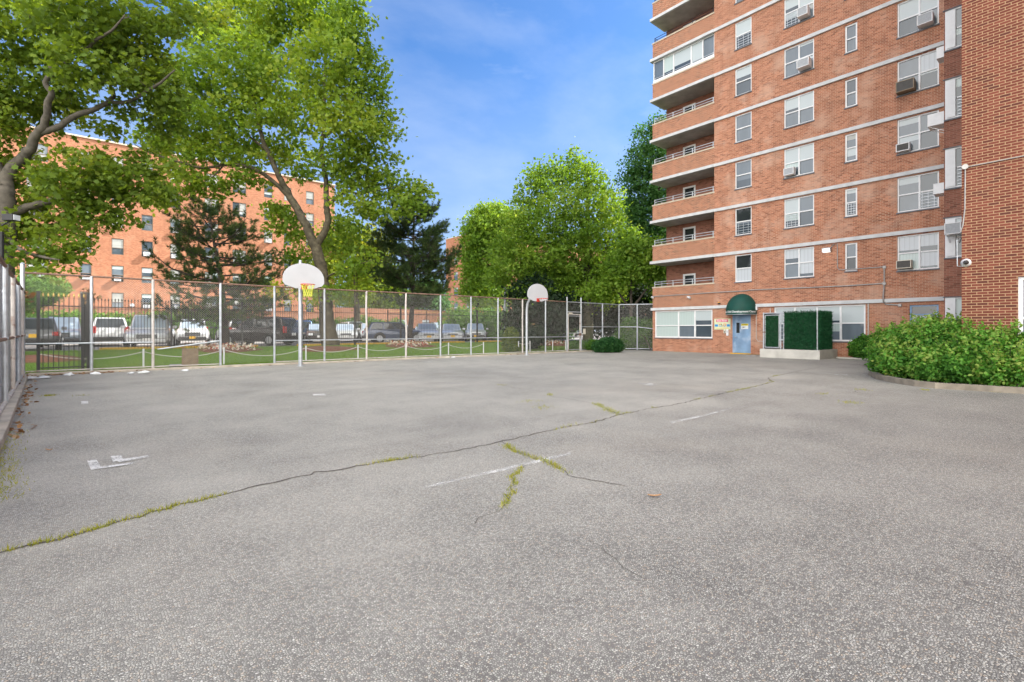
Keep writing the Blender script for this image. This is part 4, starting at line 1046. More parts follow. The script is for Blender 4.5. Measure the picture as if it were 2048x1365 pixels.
    splits = [(.06, .34), (.37, .62), (.65, .93)] if kind != 'sedan' else [(.10, .50), (.53, .92)]
    for side in (G, [m2(p) for p in G]):
        for (u0, u1) in splits: g = MB(); g.face(panel(side, u0, u1, .12, .88, .012)); obj('side_window', g, M['carglass'], t, local=True)
    g = MB(); g.face(panel([G[1], m2(G[1]), m2(G[2]), G[2]], .06, .94, .08, .92, .012)); obj('windscreen', g, M[front_glass], t, local=True)
    g = MB(); g.face(panel([G[0], m2(G[0]), m2(G[3]), G[3]], .08, .92, .12, .90, .012)); obj('rear_window', g, M['carglass'], t, local=True)
    # wheels
    R0 = .34 if kind != 'sedan' else .32
    for ax in (-L * .29, L * .305):
        for sd in (-1, 1):
            yy = sd * (hw - .10); w = MB(); w.tube([(ax, yy - .105, R0), (ax, yy - .09, R0), (ax, yy + .09, R0), (ax, yy + .105, R0)], [R0 - .03, R0, R0, R0 - .03], 20)
            ty = obj('wheel', w, M['tyre'], t, local=True)
            r = MB(); o_ = yy + sd * .108; r.disc((ax, o_, R0), R0 * .64, (0, 1, 0), 16, th=.012)
            for k in range(5):
                a = k * 2 * math.pi / 5; r.obox((ax + math.cos(a) * R0 * .34, o_ + sd * .01, R0 + math.sin(a) * R0 * .34), (math.cos(a) * R0 * .28, 0, math.sin(a) * R0 * .28), (0, .008, 0), (-math.sin(a) * .03, 0, math.cos(a) * .03))
            obj('rim', r, M['rim'], ty, local=True)
            a_ = MB(); pts = [(ax + (R0 + .07) * math.cos(q), sd * (hw + .004), R0 + .02 + (R0 + .07) * math.sin(q)) for q in np.linspace(-.35, math.pi + .35, 18)]
            a_.face(pts); obj('wheel_arch', a_, M['trim'], t, local=True)
    # bumpers, lamps, grille, plates, mirrors
    xf = L / 2; xr = -L / 2
    bm_ = M['trim'] if kind in ('suv', 'hatch') else pm_
    b = MB(); b.box(xf - .30, xf + .03, -hw * .80, hw * .80, .30, .50); obj('bumper', b, bm_, t, local=True, bevel=.05); b = MB(); b.box(xr - .03, xr + .25, -hw * .86, hw * .86, .34, .54); obj('bumper', b, bm_, t, local=True, bevel=.05)
    b = MB(); b.box(xf - .16, xf + .012, -hw * .42, hw * .42, .53, .53 + (belt[8] - .58)); 
    gl = obj('grille', b, M['trim'], t, local=True); b = MB()
    for k in range(3): b.box(xf + .013, xf + .02, -hw * .4, hw * .4, .55 + k * .06, .565 + k * .06)
    obj('grille_bar', b, M['rim'], gl, local=True)
    for sd in (-1, 1):
        b = MB(); b.obox((xf - .15, sd * hw * .64, belt[8] - .10), (.15, 0, 0), (sd * -.05, .17, 0), (-.04, 0, .085)); obj('headlight', b, M['headlamp'], t, local=True, bevel=.03)
        b = MB(); b.obox((xr + .06, sd * hw * .80, belt[1] - .16 + (.1 if kind in ('suv', 'van') else 0)), (.08, 0, 0), (0, .12, 0), (0, 0, .20 if kind in ('suv', 'van') else .09)); obj('tail_light', b, M['taillamp'], t, local=True, bevel=.03)
        b = MB(); b.obox((gb1 - .42, sd * (hw + .09), zB + .10), (.05, 0, 0), (0, .10, 0), (0, 0, .07)); obj('mirror', b, pm_ if colour != 'white' else M['trim'], t, local=True, bevel=.03)
    b = MB(); b.box(xr - .045, xr + .06, -.16, .16, .60, .76); obj('number_plate', b, M[plate], t, local=True)
    b = MB(); b.box(xf + .012, xf + .045, -.16, .16, .38, .53); obj('number_plate', b, M[plate], t, local=True)
    if kind == 'suv':
        b = MB()
        for sd in (-1, 1): b.tube([(gr0 + .2, sd * wr * .86, H + .0), (gr1 - .2, sd * wr * .86, H + .0)], .022, 6)
        obj('roof_rail', b, M['trim'], t, local=True)
    return t
car('hatch', 'grey', 72, 31.7, 92, 'dark grey hatchback seen from behind, nearest to the left fence corner', 'plate_yellow')
car('van', 'silver', 303, 32.0, 262, 'silver minivan facing the lawn with a broad windscreen, left of the first pine', front_glass='carglass_bright')
car('suv', 'black', 520, 32.6, 128, 'black sport utility car with red tail lights, right of the first pine trunk')
car('hatch', 'navy', 790, 32.2, -14, 'navy hatchback side-on, left of the second pine trunk')
car('sedan', 'white', 853, 32.6, 244, 'white sedan just right of the second pine trunk', 'plate_yellow', 'carglass_bright')
car('sedan', 'silver', 902, 33.0, 240, 'silver sedan with a bright windscreen, first of two right of the white sedan', 'plate_yellow', 'carglass_bright')
car('hatch', 'silver', 950, 33.2, 236, 'silver hatchback next to the dark sport utility car by the lamp post', 'plate_yellow', 'carglass_bright')
car('suv', 'dkgreen', 1037, 33.4, 216, 'big dark sport utility car behind the lamp post and small conifers', 'plate_white', 'carglass_bright')
car('suv', 'bluegrey', 128, 37.5, 268, 'blue grey car facing the lawn, beside the dark grey hatchback', front_glass='carglass_bright')
car('suv', 'silver', 219, 38.6, 90, 'silver sport utility car seen from behind, centred behind the fence bay with gold tips')
car('suv', 'white', 386, 38.4, 262, 'white sport utility car facing the lawn with a yellow plate, behind the first pine branches', 'plate_yellow', 'carglass_bright')
car('van', 'white', 470, 41.2, 90, 'white van partly hidden behind the first pine trunk')
car('suv', 'blue', 589, 40.7, 90, 'blue sport utility car seen from behind, under the nearer hoop')
car('sedan', 'black', 634, 38.4, 255, 'dark sedan with a pale windscreen, hidden behind the big plane trunk', front_glass='carglass_bright')
car('sedan', 'silver', 690, 38.2, 250, 'silver sedan facing the lawn, right of the big plane trunk', front_glass='carglass_bright')
car('hatch', 'white', 738, 38.6, 252, 'white hatchback behind the rusty fence post', front_glass='carglass_bright')
car('van', 'white', 708, 46.0, 262, 'tall white van behind the silver sedan by the plane trunk')
car('sedan', 'white', 800, 39.5, 250, 'white sedan in the back row behind the second pine', front_glass='carglass_bright')
car('suv', 'silver', 880, 41.4, 250, 'silver sport utility car in the back row behind the two silver cars', front_glass='carglass_bright')
car('sedan', 'beige', 985, 41.5, 250, 'beige sedan in the back row left of the big dark sport utility car', front_glass='carglass_bright')
car('sedan', 'bluegrey', 1122, 34.5, 215, 'pale blue grey sedan seen left of the pedestrian gate', front_glass='carglass_bright')
car('sedan', 'white', 1196, 36.0, 212, 'white sedan behind the fence just right of the gate', front_glass='carglass_bright')
car('hatch', 'silver', 1236, 36.5, 212, 'silver hatchback behind the fence post left of the domed shrub', front_glass='carglass_bright')
car('sedan', 'black', 1165, 41.0, 220, 'black sedan behind the pedestrian gate')

# ------------------------------------------------------------------ orange brick buildings across the car park
OY = 64.5
ob = thing('apartment_block', (0, OY, LOTZ), 'long sunlit orange brick apartment block behind the car park, left', 'building')
cols = [(52, 96, 2), (160, 183, 1), (223, 247.5, 1), (283, 306, 1), (340, 361, 1), (409, 437, 2), (465, 492.5, 2), (528, 545, 1), (568, 582.5, 1), (612, 628, 1)]
OX = [(ony(a, 660, OY)[0], ony(b, 660, OY)[0], c) for a, b, c in cols]
rows = [5.16 + 2.78 * k for k in range(6)]
holes = []; base_h = []
for (a, b, c) in OX:
    for t in rows: holes.append((a, b, t - 1.66, t))
    base_h.append((a, b, .9, 2.75))
mb = MB(); wall(mb, 'y', OY, -34, 24, 3.55, 20.4, holes, .16)
mb.face([(24, OY, 3.55), (24, OY + 14, 3.55), (24, OY + 14, 20.4), (24, OY, 20.4)]); mb.face([(-34, OY, 20.4), (24, OY, 20.4), (24, OY + 14, 20.4), (-34, OY + 14, 20.4)]); mb.face([(-34, OY + 14, 0), (24, OY + 14, 0), (24, OY + 14, 20.4), (-34, OY + 14, 20.4)]); mb.face([(-34, OY, 0), (-34, OY + 14, 0), (-34, OY + 14, 20.4), (-34, OY, 20.4)])
obj('wall', mb, M['brick_far'], ob)
mb = MB(); wall(mb, 'y', OY - .05, -34, 24, LOTZ - .1, 3.5, base_h, .2); mb.box(-34, 24.03, OY - .1, OY - .001, 3.5, 3.6); mb.face([(24.02, OY - .05, .3), (24.02, OY + 14, .3), (24.02, OY + 14, 3.5), (24.02, OY - .05, 3.5)])
obj('ground_storey', mb, M['brick_base'], ob)
mb = MB(); mb.box(-34.1, 24.1, OY - .12, OY + .3, 20.402, 20.55); obj('parapet_coping', mb, M['coping'], ob)
R2 = random.Random(3)
for ci, (a, b, c) in enumerate(OX):
    for ri, t in enumerate(rows):
        st = R2.choice(['gs', 'ms', 'dm', 'gm', 'ss', 'gs', 'gg', 'dg']); st2 = st if c == 1 else st + R2.choice(['gs', 'gm'])
        window(ob, 'y', OY, a, b, t - 1.66, t, c, [.42], st2, frame=M['bronze'], bar=.06, recess=.05, sill=False)
    window(ob, 'y', OY - .05, a, b, .9, 2.75, c, [.5], 'gm', frame=M['bronze'], bar=.06, sill=False)
fl = ['lowest upper', 'second', 'third', 'fourth', 'fifth', 'top']
cn = ['leftmost double', 'second', 'third', 'fourth', 'fifth', 'left double', 'right double', 'eighth', 'ninth', 'tenth']
G2 = 'window air conditioners of the orange block'
for ci, ri in ((1, 0), (3, 0), (4, 0), (2, 1), (1, 1), (3, 2), (4, 2), (4, 3), (6, 2), (6, 1), (5, 1), (7, 2), (7, 3), (1, 4), (8, 1), (0, 1), (7, 0), (2, 3)):
    a, b, c = OX[ci]; t = rows[ri]; w = .55; uc = a + (b - a) * (.5 if c == 1 else .72) + R2.uniform(-.08, .08)
    ac(f'white air conditioner in the {fl[ri]} floor window, {cn[ci]} column of the orange block', 'y', OY, uc - w / 2, uc + w / 2, t - 1.58, t - 1.18, .42, group=G2)
t = thing('wall_lamp', (ony(233, 600, OY)[0] + 1.0, OY - .1, 4.1), 'round grey lamp on the orange block above the iron fence', 'lamp')
x = ony(264, 600, OY)[0]; b = MB(); b.tube([(x, OY - .02, 3.9), (x, OY - .22, 3.9)], [.22, .16], 14); obj('housing', b, M['steel'], t); b = MB(); b.tube([(x, OY - .221, 3.9), (x, OY - .26, 3.9)], [.14, .1], 14); obj('lens', b, M['headlamp'], t)
# second orange building at centre
o2 = thing('apartment_block', (57, 78, LOTZ), 'orange brick apartment block behind the central trees', 'building')
BX, BY, BH = 56.7, 77.0, 20.5
h1 = [(y, y + 1.5, z, z + 1.7) for y in (79.5, 84.0) for z in (2.0, 5.2, 8.4, 11.6, 14.8)]
mb = MB(); wall(mb, 'x', BX, BY, BY + 11.5, 0, BH, h1)
h2 = [(x, x + 1.5, z, z + 1.7) for x in (59, 63, 68, 74, 80, 86, 92, 98, 104, 110) for z in (2.0, 5.2, 8.4, 11.6, 14.8)]
wall(mb, 'y', BY, BX, 135, 0, BH, h2)
mb.face([(BX, BY, BH), (135, BY, BH), (135, BY + 11.5, BH), (BX, BY + 11.5, BH)]); mb.face([(BX, BY + 11.5, 0), (135, BY + 11.5, 0), (135, BY + 11.5, BH), (BX, BY + 11.5, BH)])
obj('wall', mb, M['brick_far'], o2)
for h in h1: window(o2, 'x', BX, *h, 1, 2, 'gm', frame=M['bronze'], bar=.06, sill=False)
for h in h2[:30]: window(o2, 'y', BY, *h, 1, 2, 'gm', frame=M['bronze'], bar=.06, sill=False)
mb = MB(); mb.box(BX - .08, 135, BY - .08, BY + .2, BH + .002, BH + .14); mb.box(BX - .08, BX + .2, BY + .201, BY + 11.6, BH + .002, BH + .14); obj('parapet_coping', mb, M['coping'], o2)

lw = thing('low_brick_wing', (38, 66, LOTZ), 'single storey brown brick wing joined to the right end of the orange block', 'building')
hh_ = [(x, x + 1.3, 1.0, 2.9) for x in (26, 30, 34, 38, 42, 46, 50)]
mb = MB(); wall(mb, 'y', 66, 24.1, 54, 0, 4.4, hh_, .16); mb.face([(24.1, 66, 4.4), (54, 66, 4.4), (54, 76, 4.4), (24.1, 76, 4.4)]); mb.face([(54, 66, 0), (54, 76, 0), (54, 76, 4.4), (54, 66, 4.4)]); obj('wall', mb, M['brick_base'], lw)
for h in hh_: window(lw, 'y', 66, *h, 1, 2, 'gm', frame=M['bronze'], bar=.06, sill=False)
# lamp post
lpx, lpy = 29.9 * .0, 30.1
lx_ = ony(1010, 660, 30.3)[0]; t = thing('lamp_post', (lx_, 30.3, LOTZ), 'grey lamp post with curved black double arm in the car park', 'lamp post')
b = MB(); b.tube([(lx_, 30.3, LOTZ), (lx_, 30.3, 1.5), (lx_, 30.3, 5.45)], [.10, .085, .07], 10); obj('shaft', b, M['steel'], t)
b = MB()
for sg_ in (-1, 1):
    pts = [(lx_ + sg_ * .70 * math.sin(a) * RT[0], 30.3 + sg_ * .70 * math.sin(a) * RT[1], 6.05 - .62 * math.cos(a)) for a in np.linspace(0, 1.75, 10)]
    b.tube(pts, .035, 6)
am = obj('curved_arm', b, M['black'], t)
b = MB()
for sg_ in (-1, 1):
    e = (lx_ + sg_ * .69 * RT[0], 30.3 + sg_ * .69 * RT[1], 6.15); b.tube([e, (e[0], e[1], e[2] + .16)], [.12, .17], 10)
obj('lamp_head', b, M['steel'], t)
# flood lamp on a black pole at the left edge
px_, py_, pz_ = atd(3, 560, 15.2)
t = thing('floodlight_pole', (px_, py_, 0), 'black pole with a black floodlight at the left edge of the picture', 'floodlight')
b = MB(); b.tube([(px_, py_, 0), (px_, py_, 4.4)], .06, 10); obj('shaft', b, M['black'], t)
hx, hy, hz = atd(22, 436, 15.2); b = MB(); b.obox((hx, hy, hz), (RT[0] * .17, RT[1] * .17, 0), (FW[0] * .12, FW[1] * .12, 0), (0, 0, .10)); b.tube([(px_, py_, hz - .25), (hx, hy, hz - .08)], .025, 6); obj('lamp_head', b, M['black'], t, bevel=.02)
b = MB(); b.obox((hx + RT[0] * .18, hy + RT[1] * .18, hz), (RT[0] * .008, RT[1] * .008, 0), (FW[0] * .1, FW[1] * .1, 0), (0, 0, .08)); obj('lens', b, M['headlamp'], t)
# ------------------------------------------------------------------ trees
LOBED = np.array([(0, -.05), (.22, .12), (.52, .25), (.33, .42), (.40, .72), (.16, .66), (0, 1.0), (-.16, .66), (-.40, .72), (-.33, .42), (-.52, .25), (-.22, .12)])
OVAL = np.array([(0, 0), (.30, .28), (.30, .66), (0, 1.0), (-.30, .66), (-.30, .28)])
RHOMB = np.array([(0, 0), (.34, .5), (0, 1.0), (-.34, .5)])
def limb(pts, sub=4):
    """smooth a polyline (Catmull-Rom)"""
    p = [np.array(q, float) for q in pts]; p = [2 * p[0] - p[1]] + p + [2 * p[-1] - p[-2]]; out = []
    for i in range(1, len(p) - 2):
        for k in range(sub):
            t = k / sub; a, b, c, d = p[i - 1], p[i], p[i + 1], p[i + 2]
            out.append(.5 * ((2 * b) + (-a + c) * t + (2 * a - 5 * b + 4 * c - d) * t * t + (-a + 3 * b - 3 * c + d) * t ** 3))
    out.append(p[-2]); return out
def tree(name, label, base, limbs, clumps, leafm, barkm, seed, ntips, per, lsize, tpl=RHOMB, spray=.55, cat='tree', up=.75, group=None, flat=.6, trunk_n=10):
    rg = np.random.default_rng(seed)
    t = thing(name, base, label, cat, group)
    b = MB(); nodes = []; rads = []
    for (pts, rr) in limbs:
        sm = limb(pts); n = len(sm); r = np.interp(np.linspace(0, len(rr) - 1, n), range(len(rr)), rr)
        sm = [q + rg.normal(size=3) * min(.03, r[i] * .12) for i, q in enumerate(sm)]
        b.tube(sm, [float(k) for k in r], trunk_n)
        for q, k in zip(sm, r):
            nodes.append(q); rads.append(k)
    # tips inside the clumps
    vol = np.array([c[1][0] * c[1][1] * c[1][2] for c in clumps]) ** .8; cnt = np.maximum(1, (ntips * vol / vol.sum()).astype(int)); tips = []; cl = []
    for ci, (c, r) in enumerate(clumps):
        k = cnt[ci]; d = rg.normal(size=(k, 3)); d /= np.linalg.norm(d, axis=1)[:, None]; q = rg.uniform(.15, 1, k) ** .5 * np.where(rg.uniform(0, 1, k) < .12, 1.28, 1.0)
        tips.append(np.array(c) + d * q[:, None] * np.array(r)); cl += [ci] * k
    tips = np.concatenate(tips); cl = np.array(cl)
    N0 = np.array(nodes); dist = np.array([np.min(np.linalg.norm(N0 - p, axis=1)) for p in tips]); order = np.argsort(dist)
    NN = np.zeros((len(N0) + len(tips) * 4, 3)); NN[:len(N0)] = N0; RR = np.zeros(len(NN)); RR[:len(N0)] = rads; m = len(N0)
    lowcut = min(p[2] for p in tips) - 1.5
    for i in order:
        p = tips[i]; d = np.linalg.norm(NN[:m] - p, axis=1) + np.maximum(0, NN[:m, 2] - p[2]) * .7 + np.where(NN[:m, 2] < lowcut, 4, 0)
        j = int(np.argmin(d)); q = NN[j]; L = np.linalg.norm(p - q); r0 = min(RR[j] * .75, .012 + .014 * L)
        mid = (p + q) / 2 + rg.normal(size=3) * .10 * L + np.array([0, 0, .08 * L]); pts = [q, (q * 2 + mid) / 3, mid, (mid + p) / 2, p]
        b.tube(pts, [r0, r0 * .85, r0 * .65, r0 * .5, .006], 5, cap=False)
        for s, k in ((pts[1], .85), (pts[2], .65), (pts[3], .5), (p, .35)):
            NN[m] = s; RR[m] = max(.008, r0 * k); m += 1
    obj('trunk', b, barkm, t, smooth=True)
    # leaf sprays
    C = []; rn = []; cr = rg.uniform(0, 1, len(clumps))
    for i, p in enumerate(tips):
        k = int(per * rg.uniform(.35, 1.25)); sc_ = rg.uniform(.6, 1.15); o = rg.normal(size=(k, 3)) * spray * sc_ * np.array([1, 1, flat])
        o[:, 2] -= .12 * (o[:, 0] ** 2 + o[:, 1] ** 2); C.append(p + o)
        tr = rg.uniform(0, 1); rn.append(np.clip(.30 * rg.uniform(0, 1, k) + .34 * tr + .36 * cr[cl[i]] + .0 * k, 0, 1))
    C = np.concatenate(C); rn = np.concatenate(rn)
    V = leaves(C, lsize, tpl, up=up, rng=rg)
    np_mesh('crown', V, len(tpl), leafm, t, rn)
    return t
def pxl(pts, Y, dY=None):
    out = []
    for i, p in enumerate(pts): out.append(atd(p[0], p[1], Y + (dY[i] if dY else 0) + (p[2] if len(p) > 2 else 0)))
    return out
def pcl(cl, Y):
    out = []
    for c in cl:
        px, py, rx, ry = c[:4]; dy = c[4] if len(c) > 4 else 0; D = Y + dy; k = D / FPX
        out.append((atd(px, py, D), (rx * k, max(rx, ry) * k * (c[5] if len(c) > 5 else .9), ry * k)))
    return out
# left plane tree
Y1 = 18.6
bx, by, bz = atd(13, 700, Y1); base1 = (bx, by, .05)
T1L = [([base1, *pxl([(12, 640), (12, 520), (12, 430), (11, 380)], Y1)], [.36, .31, .29, .28, .28]),
       (pxl([(11, 385), (14, 352), (35, 325), (55, 306), (72, 272), (88, 252), (96, 206), (103, 187), (91, 166), (104, 147), (103, 128), (132, 126), (141, 108), (176, 97), (190, 82), (223, 62), (250, 30)], Y1, [0, 0, 0, -.1, -.2, -.3, -.5, -.6, -.7, -.8, -.9, -1, -1.1, -1.2, -1.3, -1.4, -1.6]), [.24, .20, .18, .165, .145, .125, .11, .095, .088, .08, .072, .065, .06, .055, .048, .04, .02]),
       (pxl([(76, 268), (98, 260), (123, 250), (152, 231), (188, 220), (217, 203), (227, 188), (221, 171), (240, 164), (241, 140), (262, 110)], Y1, [-.2, -.2, -.1, 0, .1, .2, .3, .4, .5, .6, .8]), [.12, .11, .105, .10, .09, .08, .07, .06, .05, .04, .02]),
       (pxl([(217, 203), (240, 206), (264, 201), (290, 185), (322, 165), (350, 140)], Y1, [.2, .1, 0, -.2, -.4, -.6]), [.07, .065, .06, .055, .045, .02]),
       (pxl([(14, 430), (55, 415), (101, 402), (141, 395), (164, 380), (174, 364), (195, 351), (234, 344), (280, 344), (318, 350)], Y1, [0, .3, .6, .8, 1, 1.1, 1.2, 1.3, 1.4, 1.5]), [.17, .14, .12, .11, .10, .09, .08, .07, .05, .02]),
       (pxl([(11, 380), (-25, 300), (-60, 200), (-70, 80)], Y1), [.28, .22, .16, .06]),
       (pxl([(12, 470), (40, 500), (85, 515), (120, 520)], Y1, [0, -.5, -1, -1.3]), [.10, .07, .05, .015])]
T1C = pcl([(30, 30, 110, 75), (150, 40, 95, 70, -1), (260, 55, 80, 65, 0), (330, 20, 55, 50, 1), (60, 150, 95, 70, 1), (170, 140, 75, 45, -1.5), (275, 130, 70, 50, .5), (-40, 240, 80, 90), (40, 235, 60, 40, 1.5), (330, 175, 45, 40, .5),
           (120, 200, 45, 30, 1.5), (250, 225, 40, 18, 1), (330, 255, 40, 20, 1.5), (210, 254, 38, 12, 1), (300, 215, 40, 22, .5),
           (50, 340, 55, 40, 1), (110, 345, 55, 35, -.8), (175, 330, 55, 35, .5), (235, 325, 45, 28, 1), (285, 320, 32, 22, 1.2), (330, 345, 30, 22, 1.4), (200, 360, 45, 28, 1), (255, 350, 45, 26, .4), (310, 375, 26, 22, 1), (30, 480, 45, 26, .2), (140, 500, 36, 22, -.4), (205, 425, 36, 22, .6), (70, 400, 60, 40, 1.2), (150, 405, 50, 32, 0), (215, 385, 45, 35, 1), (265, 380, 38, 25, .8), (300, 395, 22, 25, .6),
           (50, 455, 50, 28, 1), (120, 455, 45, 28, .5), (170, 440, 30, 22, .3), (250, 440, 28, 14, .8), (90, 505, 50, 22, -.5), (50, 530, 35, 20, -.8), (165, 480, 28, 22, 0), (110, 540, 28, 16, -1), (-30, 450, 50, 70)], Y1)
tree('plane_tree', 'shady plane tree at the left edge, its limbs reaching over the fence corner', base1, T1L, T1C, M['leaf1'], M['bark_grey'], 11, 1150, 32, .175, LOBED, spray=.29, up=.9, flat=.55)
# central-left plane tree
Y2 = 28.6
b2 = ony(660, 697, 0.1 + 26.4); bx, by, _ = atd(661, 697, Y2); base2 = (bx, by, lawnz(bx, by) - .03)
T2L = [([base2, *pxl([(655, 660), (652, 620), (648, 580), (643, 545), (639, 520), (633, 500), (626, 481)], Y2)], [.56, .47, .40, .37, .35, .33, .31, .30]),
       (pxl([(628, 486), (612, 450), (598, 424), (586, 404), (577, 388), (566, 368), (550, 337), (536, 303), (526, 283), (512, 220), (500, 150), (498, 70)], Y2, [0, 0, 0, 0, 0, -.2, -.4, -.6, -.8, -1, -1.2, -1.4]), [.26, .23, .22, .21, .19, .17, .15, .13, .12, .09, .06, .03]),
       (pxl([(577, 392), (556, 372), (535, 354), (515, 342), (495, 333), (470, 330), (448, 330), (404, 336), (354, 323), (300, 306), (270, 290)], Y2, [0, -.2, -.4, -.6, -.8, -1, -1.2, -1.6, -2, -2.4, -2.6]), [.14, .12, .11, .105, .10, .09, .08, .07, .055, .04, .02]),
       (pxl([(448, 330), (430, 350), (415, 360), (390, 352)], Y2, [-1.2, -1.4, -1.6, -1.8]), [.05, .04, .03, .012]),
       (pxl([(630, 492), (646, 470), (655, 451), (655, 425), (653, 404), (652, 364), (643, 303), (648, 253), (650, 150), (652, 40)], Y2, [0, .1, .2, .3, .3, .4, .5, .6, .8, 1]), [.22, .20, .19, .18, .16, .14, .12, .10, .07, .03]),
       (pxl([(655, 412), (668, 400), (684, 387), (700, 384), (722, 388), (770, 378), (820, 370)], Y2, [.3, .2, .1, 0, 0, .2, .4]), [.10, .09, .085, .07, .06, .04, .015]),
       (pxl([(650, 275), (672, 255), (694, 236), (698, 195), (720, 130)], Y2, [.5, .3, .1, 0, -.2]), [.08, .07, .06, .05, .02]),
       (pxl([(536, 303), (495, 270), (450, 230), (400, 190)], Y2, [-.6, .4, 1.2, 2]), [.09, .07, .05, .02]),
       (pxl([(512, 220), (560, 150), (590, 80)], Y2, [-1, .4, 1.5]), [.07, .05, .02]),
       (pxl([(645, 560), (672, 545), (700, 535), (745, 520)], Y2, [0, -.6, -1.2, -1.8]), [.06, .045, .03, .012])]
T2C = pcl([(640, 20, 85, 60, 1), (690, 60, 50, 60, -1), (570, 10, 70, 50, 0), (480, 30, 80, 60, 1), (400, 50, 60, 60, 1.5), (715, 150, 60, 60, 0), (640, 130, 75, 60, -2.5), (555, 110, 70, 55, 2), (480, 130, 75, 60, -2), (400, 150, 65, 55, 0), (745, 215, 48, 45, .8), (690, 230, 65, 50, -2), (610, 220, 60, 45, 2), (540, 210, 65, 50, -1.5), (460, 220, 65, 50, 1), (390, 240, 60, 45, -1.5), (340, 200, 45, 45, 0), (765, 255, 35, 28, 0), (740, 300, 55, 30, 0), (680, 305, 60, 38, -1), (600, 300, 45, 28, 1), (500, 285, 60, 30, 1), (430, 290, 60, 28, -1), (360, 290, 55, 25, 0), (310, 280, 38, 24, -1), (320, 330, 38, 16, -1.5), (400, 325, 45, 14, -1), (460, 310, 40, 16, -1),
           (700, 355, 55, 28, 0), (760, 370, 50, 32, .5), (815, 375, 38, 26, .4), (845, 385, 20, 18, .4), (720, 410, 50, 28, -.5), (780, 415, 48, 26, 0), (830, 410, 28, 20, 0), (690, 450, 40, 24, .5), (360, 370, 42, 24, -2), (330, 400, 30, 22, -1.8), (400, 365, 40, 24, -1.4), (480, 345, 44, 22, -.8), (555, 320, 40, 22, .5), (570, 455, 34, 24, 1.8), (545, 415, 28, 20, 1.6), (590, 520, 32, 24, 1.5), (620, 555, 26, 20, 1.2), (680, 490, 40, 24, 1.2), (665, 575, 30, 18, -1.4), (310, 385, 30, 22, -1.6), (440, 375, 32, 16, -1), (520, 365, 28, 12, 0), (610, 355, 30, 18, .5), (585, 440, 28, 22, 1.5), (600, 480, 26, 20, 1.5), (560, 420, 22, 16, 1.5), (705, 540, 35, 18, -1), (740, 515, 25, 14, -1.5)], Y2)
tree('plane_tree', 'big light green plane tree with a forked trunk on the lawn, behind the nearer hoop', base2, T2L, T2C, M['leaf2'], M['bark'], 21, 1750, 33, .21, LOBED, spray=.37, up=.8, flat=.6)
# yellow-green tree behind it
Y5 = 50
bx, by, _ = atd(715, 680, Y5)
tree('plane_tree', 'sunlit yellow green tree across the car park, between the big plane and the second pine', (bx, by, LOTZ), [([(bx, by, LOTZ), atd(714, 600, Y5), atd(708, 520, Y5), atd(700, 440, Y5)], [.35, .25, .16, .05])],
     pcl([(690, 470, 55, 35), (660, 510, 45, 35), (720, 500, 50, 40), (745, 540, 40, 35), (680, 550, 55, 30), (620, 545, 35, 30), (720, 580, 45, 22), (760, 490, 30, 30), (640, 590, 40, 22), (560, 585, 30, 18)], Y5), M['leaf5'], M['bark'], 5, 330, 55, .30, RHOMB, spray=.62)
# small tree by the far orange building, the big central tree and its neighbours
def simple(name, label, px, pybase, Y, top, cl, leafm, barkm, seed, ntips, per, ls, r0=.3, spray=.6, tpl=RHOMB, lean=0, extra=None, zb=LOTZ, **kw):
    bx, by, _ = atd(px, pybase, Y); bs = (bx, by, zb)
    L = [([bs, atd(px + lean * .3, pybase + (top - pybase) * .35, Y), atd(px + lean * .6, pybase + (top - pybase) * .65, Y), atd(px + lean, top, Y)], [r0, r0 * .8, r0 * .5, .05])]
    for e in (extra or []): L.append((pxl(e, Y), [r0 * .45, r0 * .32, r0 * .2, .02]))
    return tree(name, label, bs, L, pcl(cl, Y), leafm, barkm, seed, ntips, per, ls, tpl, spray, **kw)
simple('plane_tree', 'light green tree in front of the central orange block', 955, 690, 52, 460, [(975, 455, 38, 32), (955, 480, 36, 35), (990, 500, 40, 40), (945, 530, 32, 35), (970, 560, 40, 35), (945, 580, 28, 25), (990, 590, 35, 25), (965, 605, 30, 20), (1005, 440, 34, 30), (990, 425, 24, 20), (965, 430, 22, 18), (1010, 470, 36, 34)], M['leaf7'], M['bark_dark'], 31, 600, 52, .31, spray=.55)
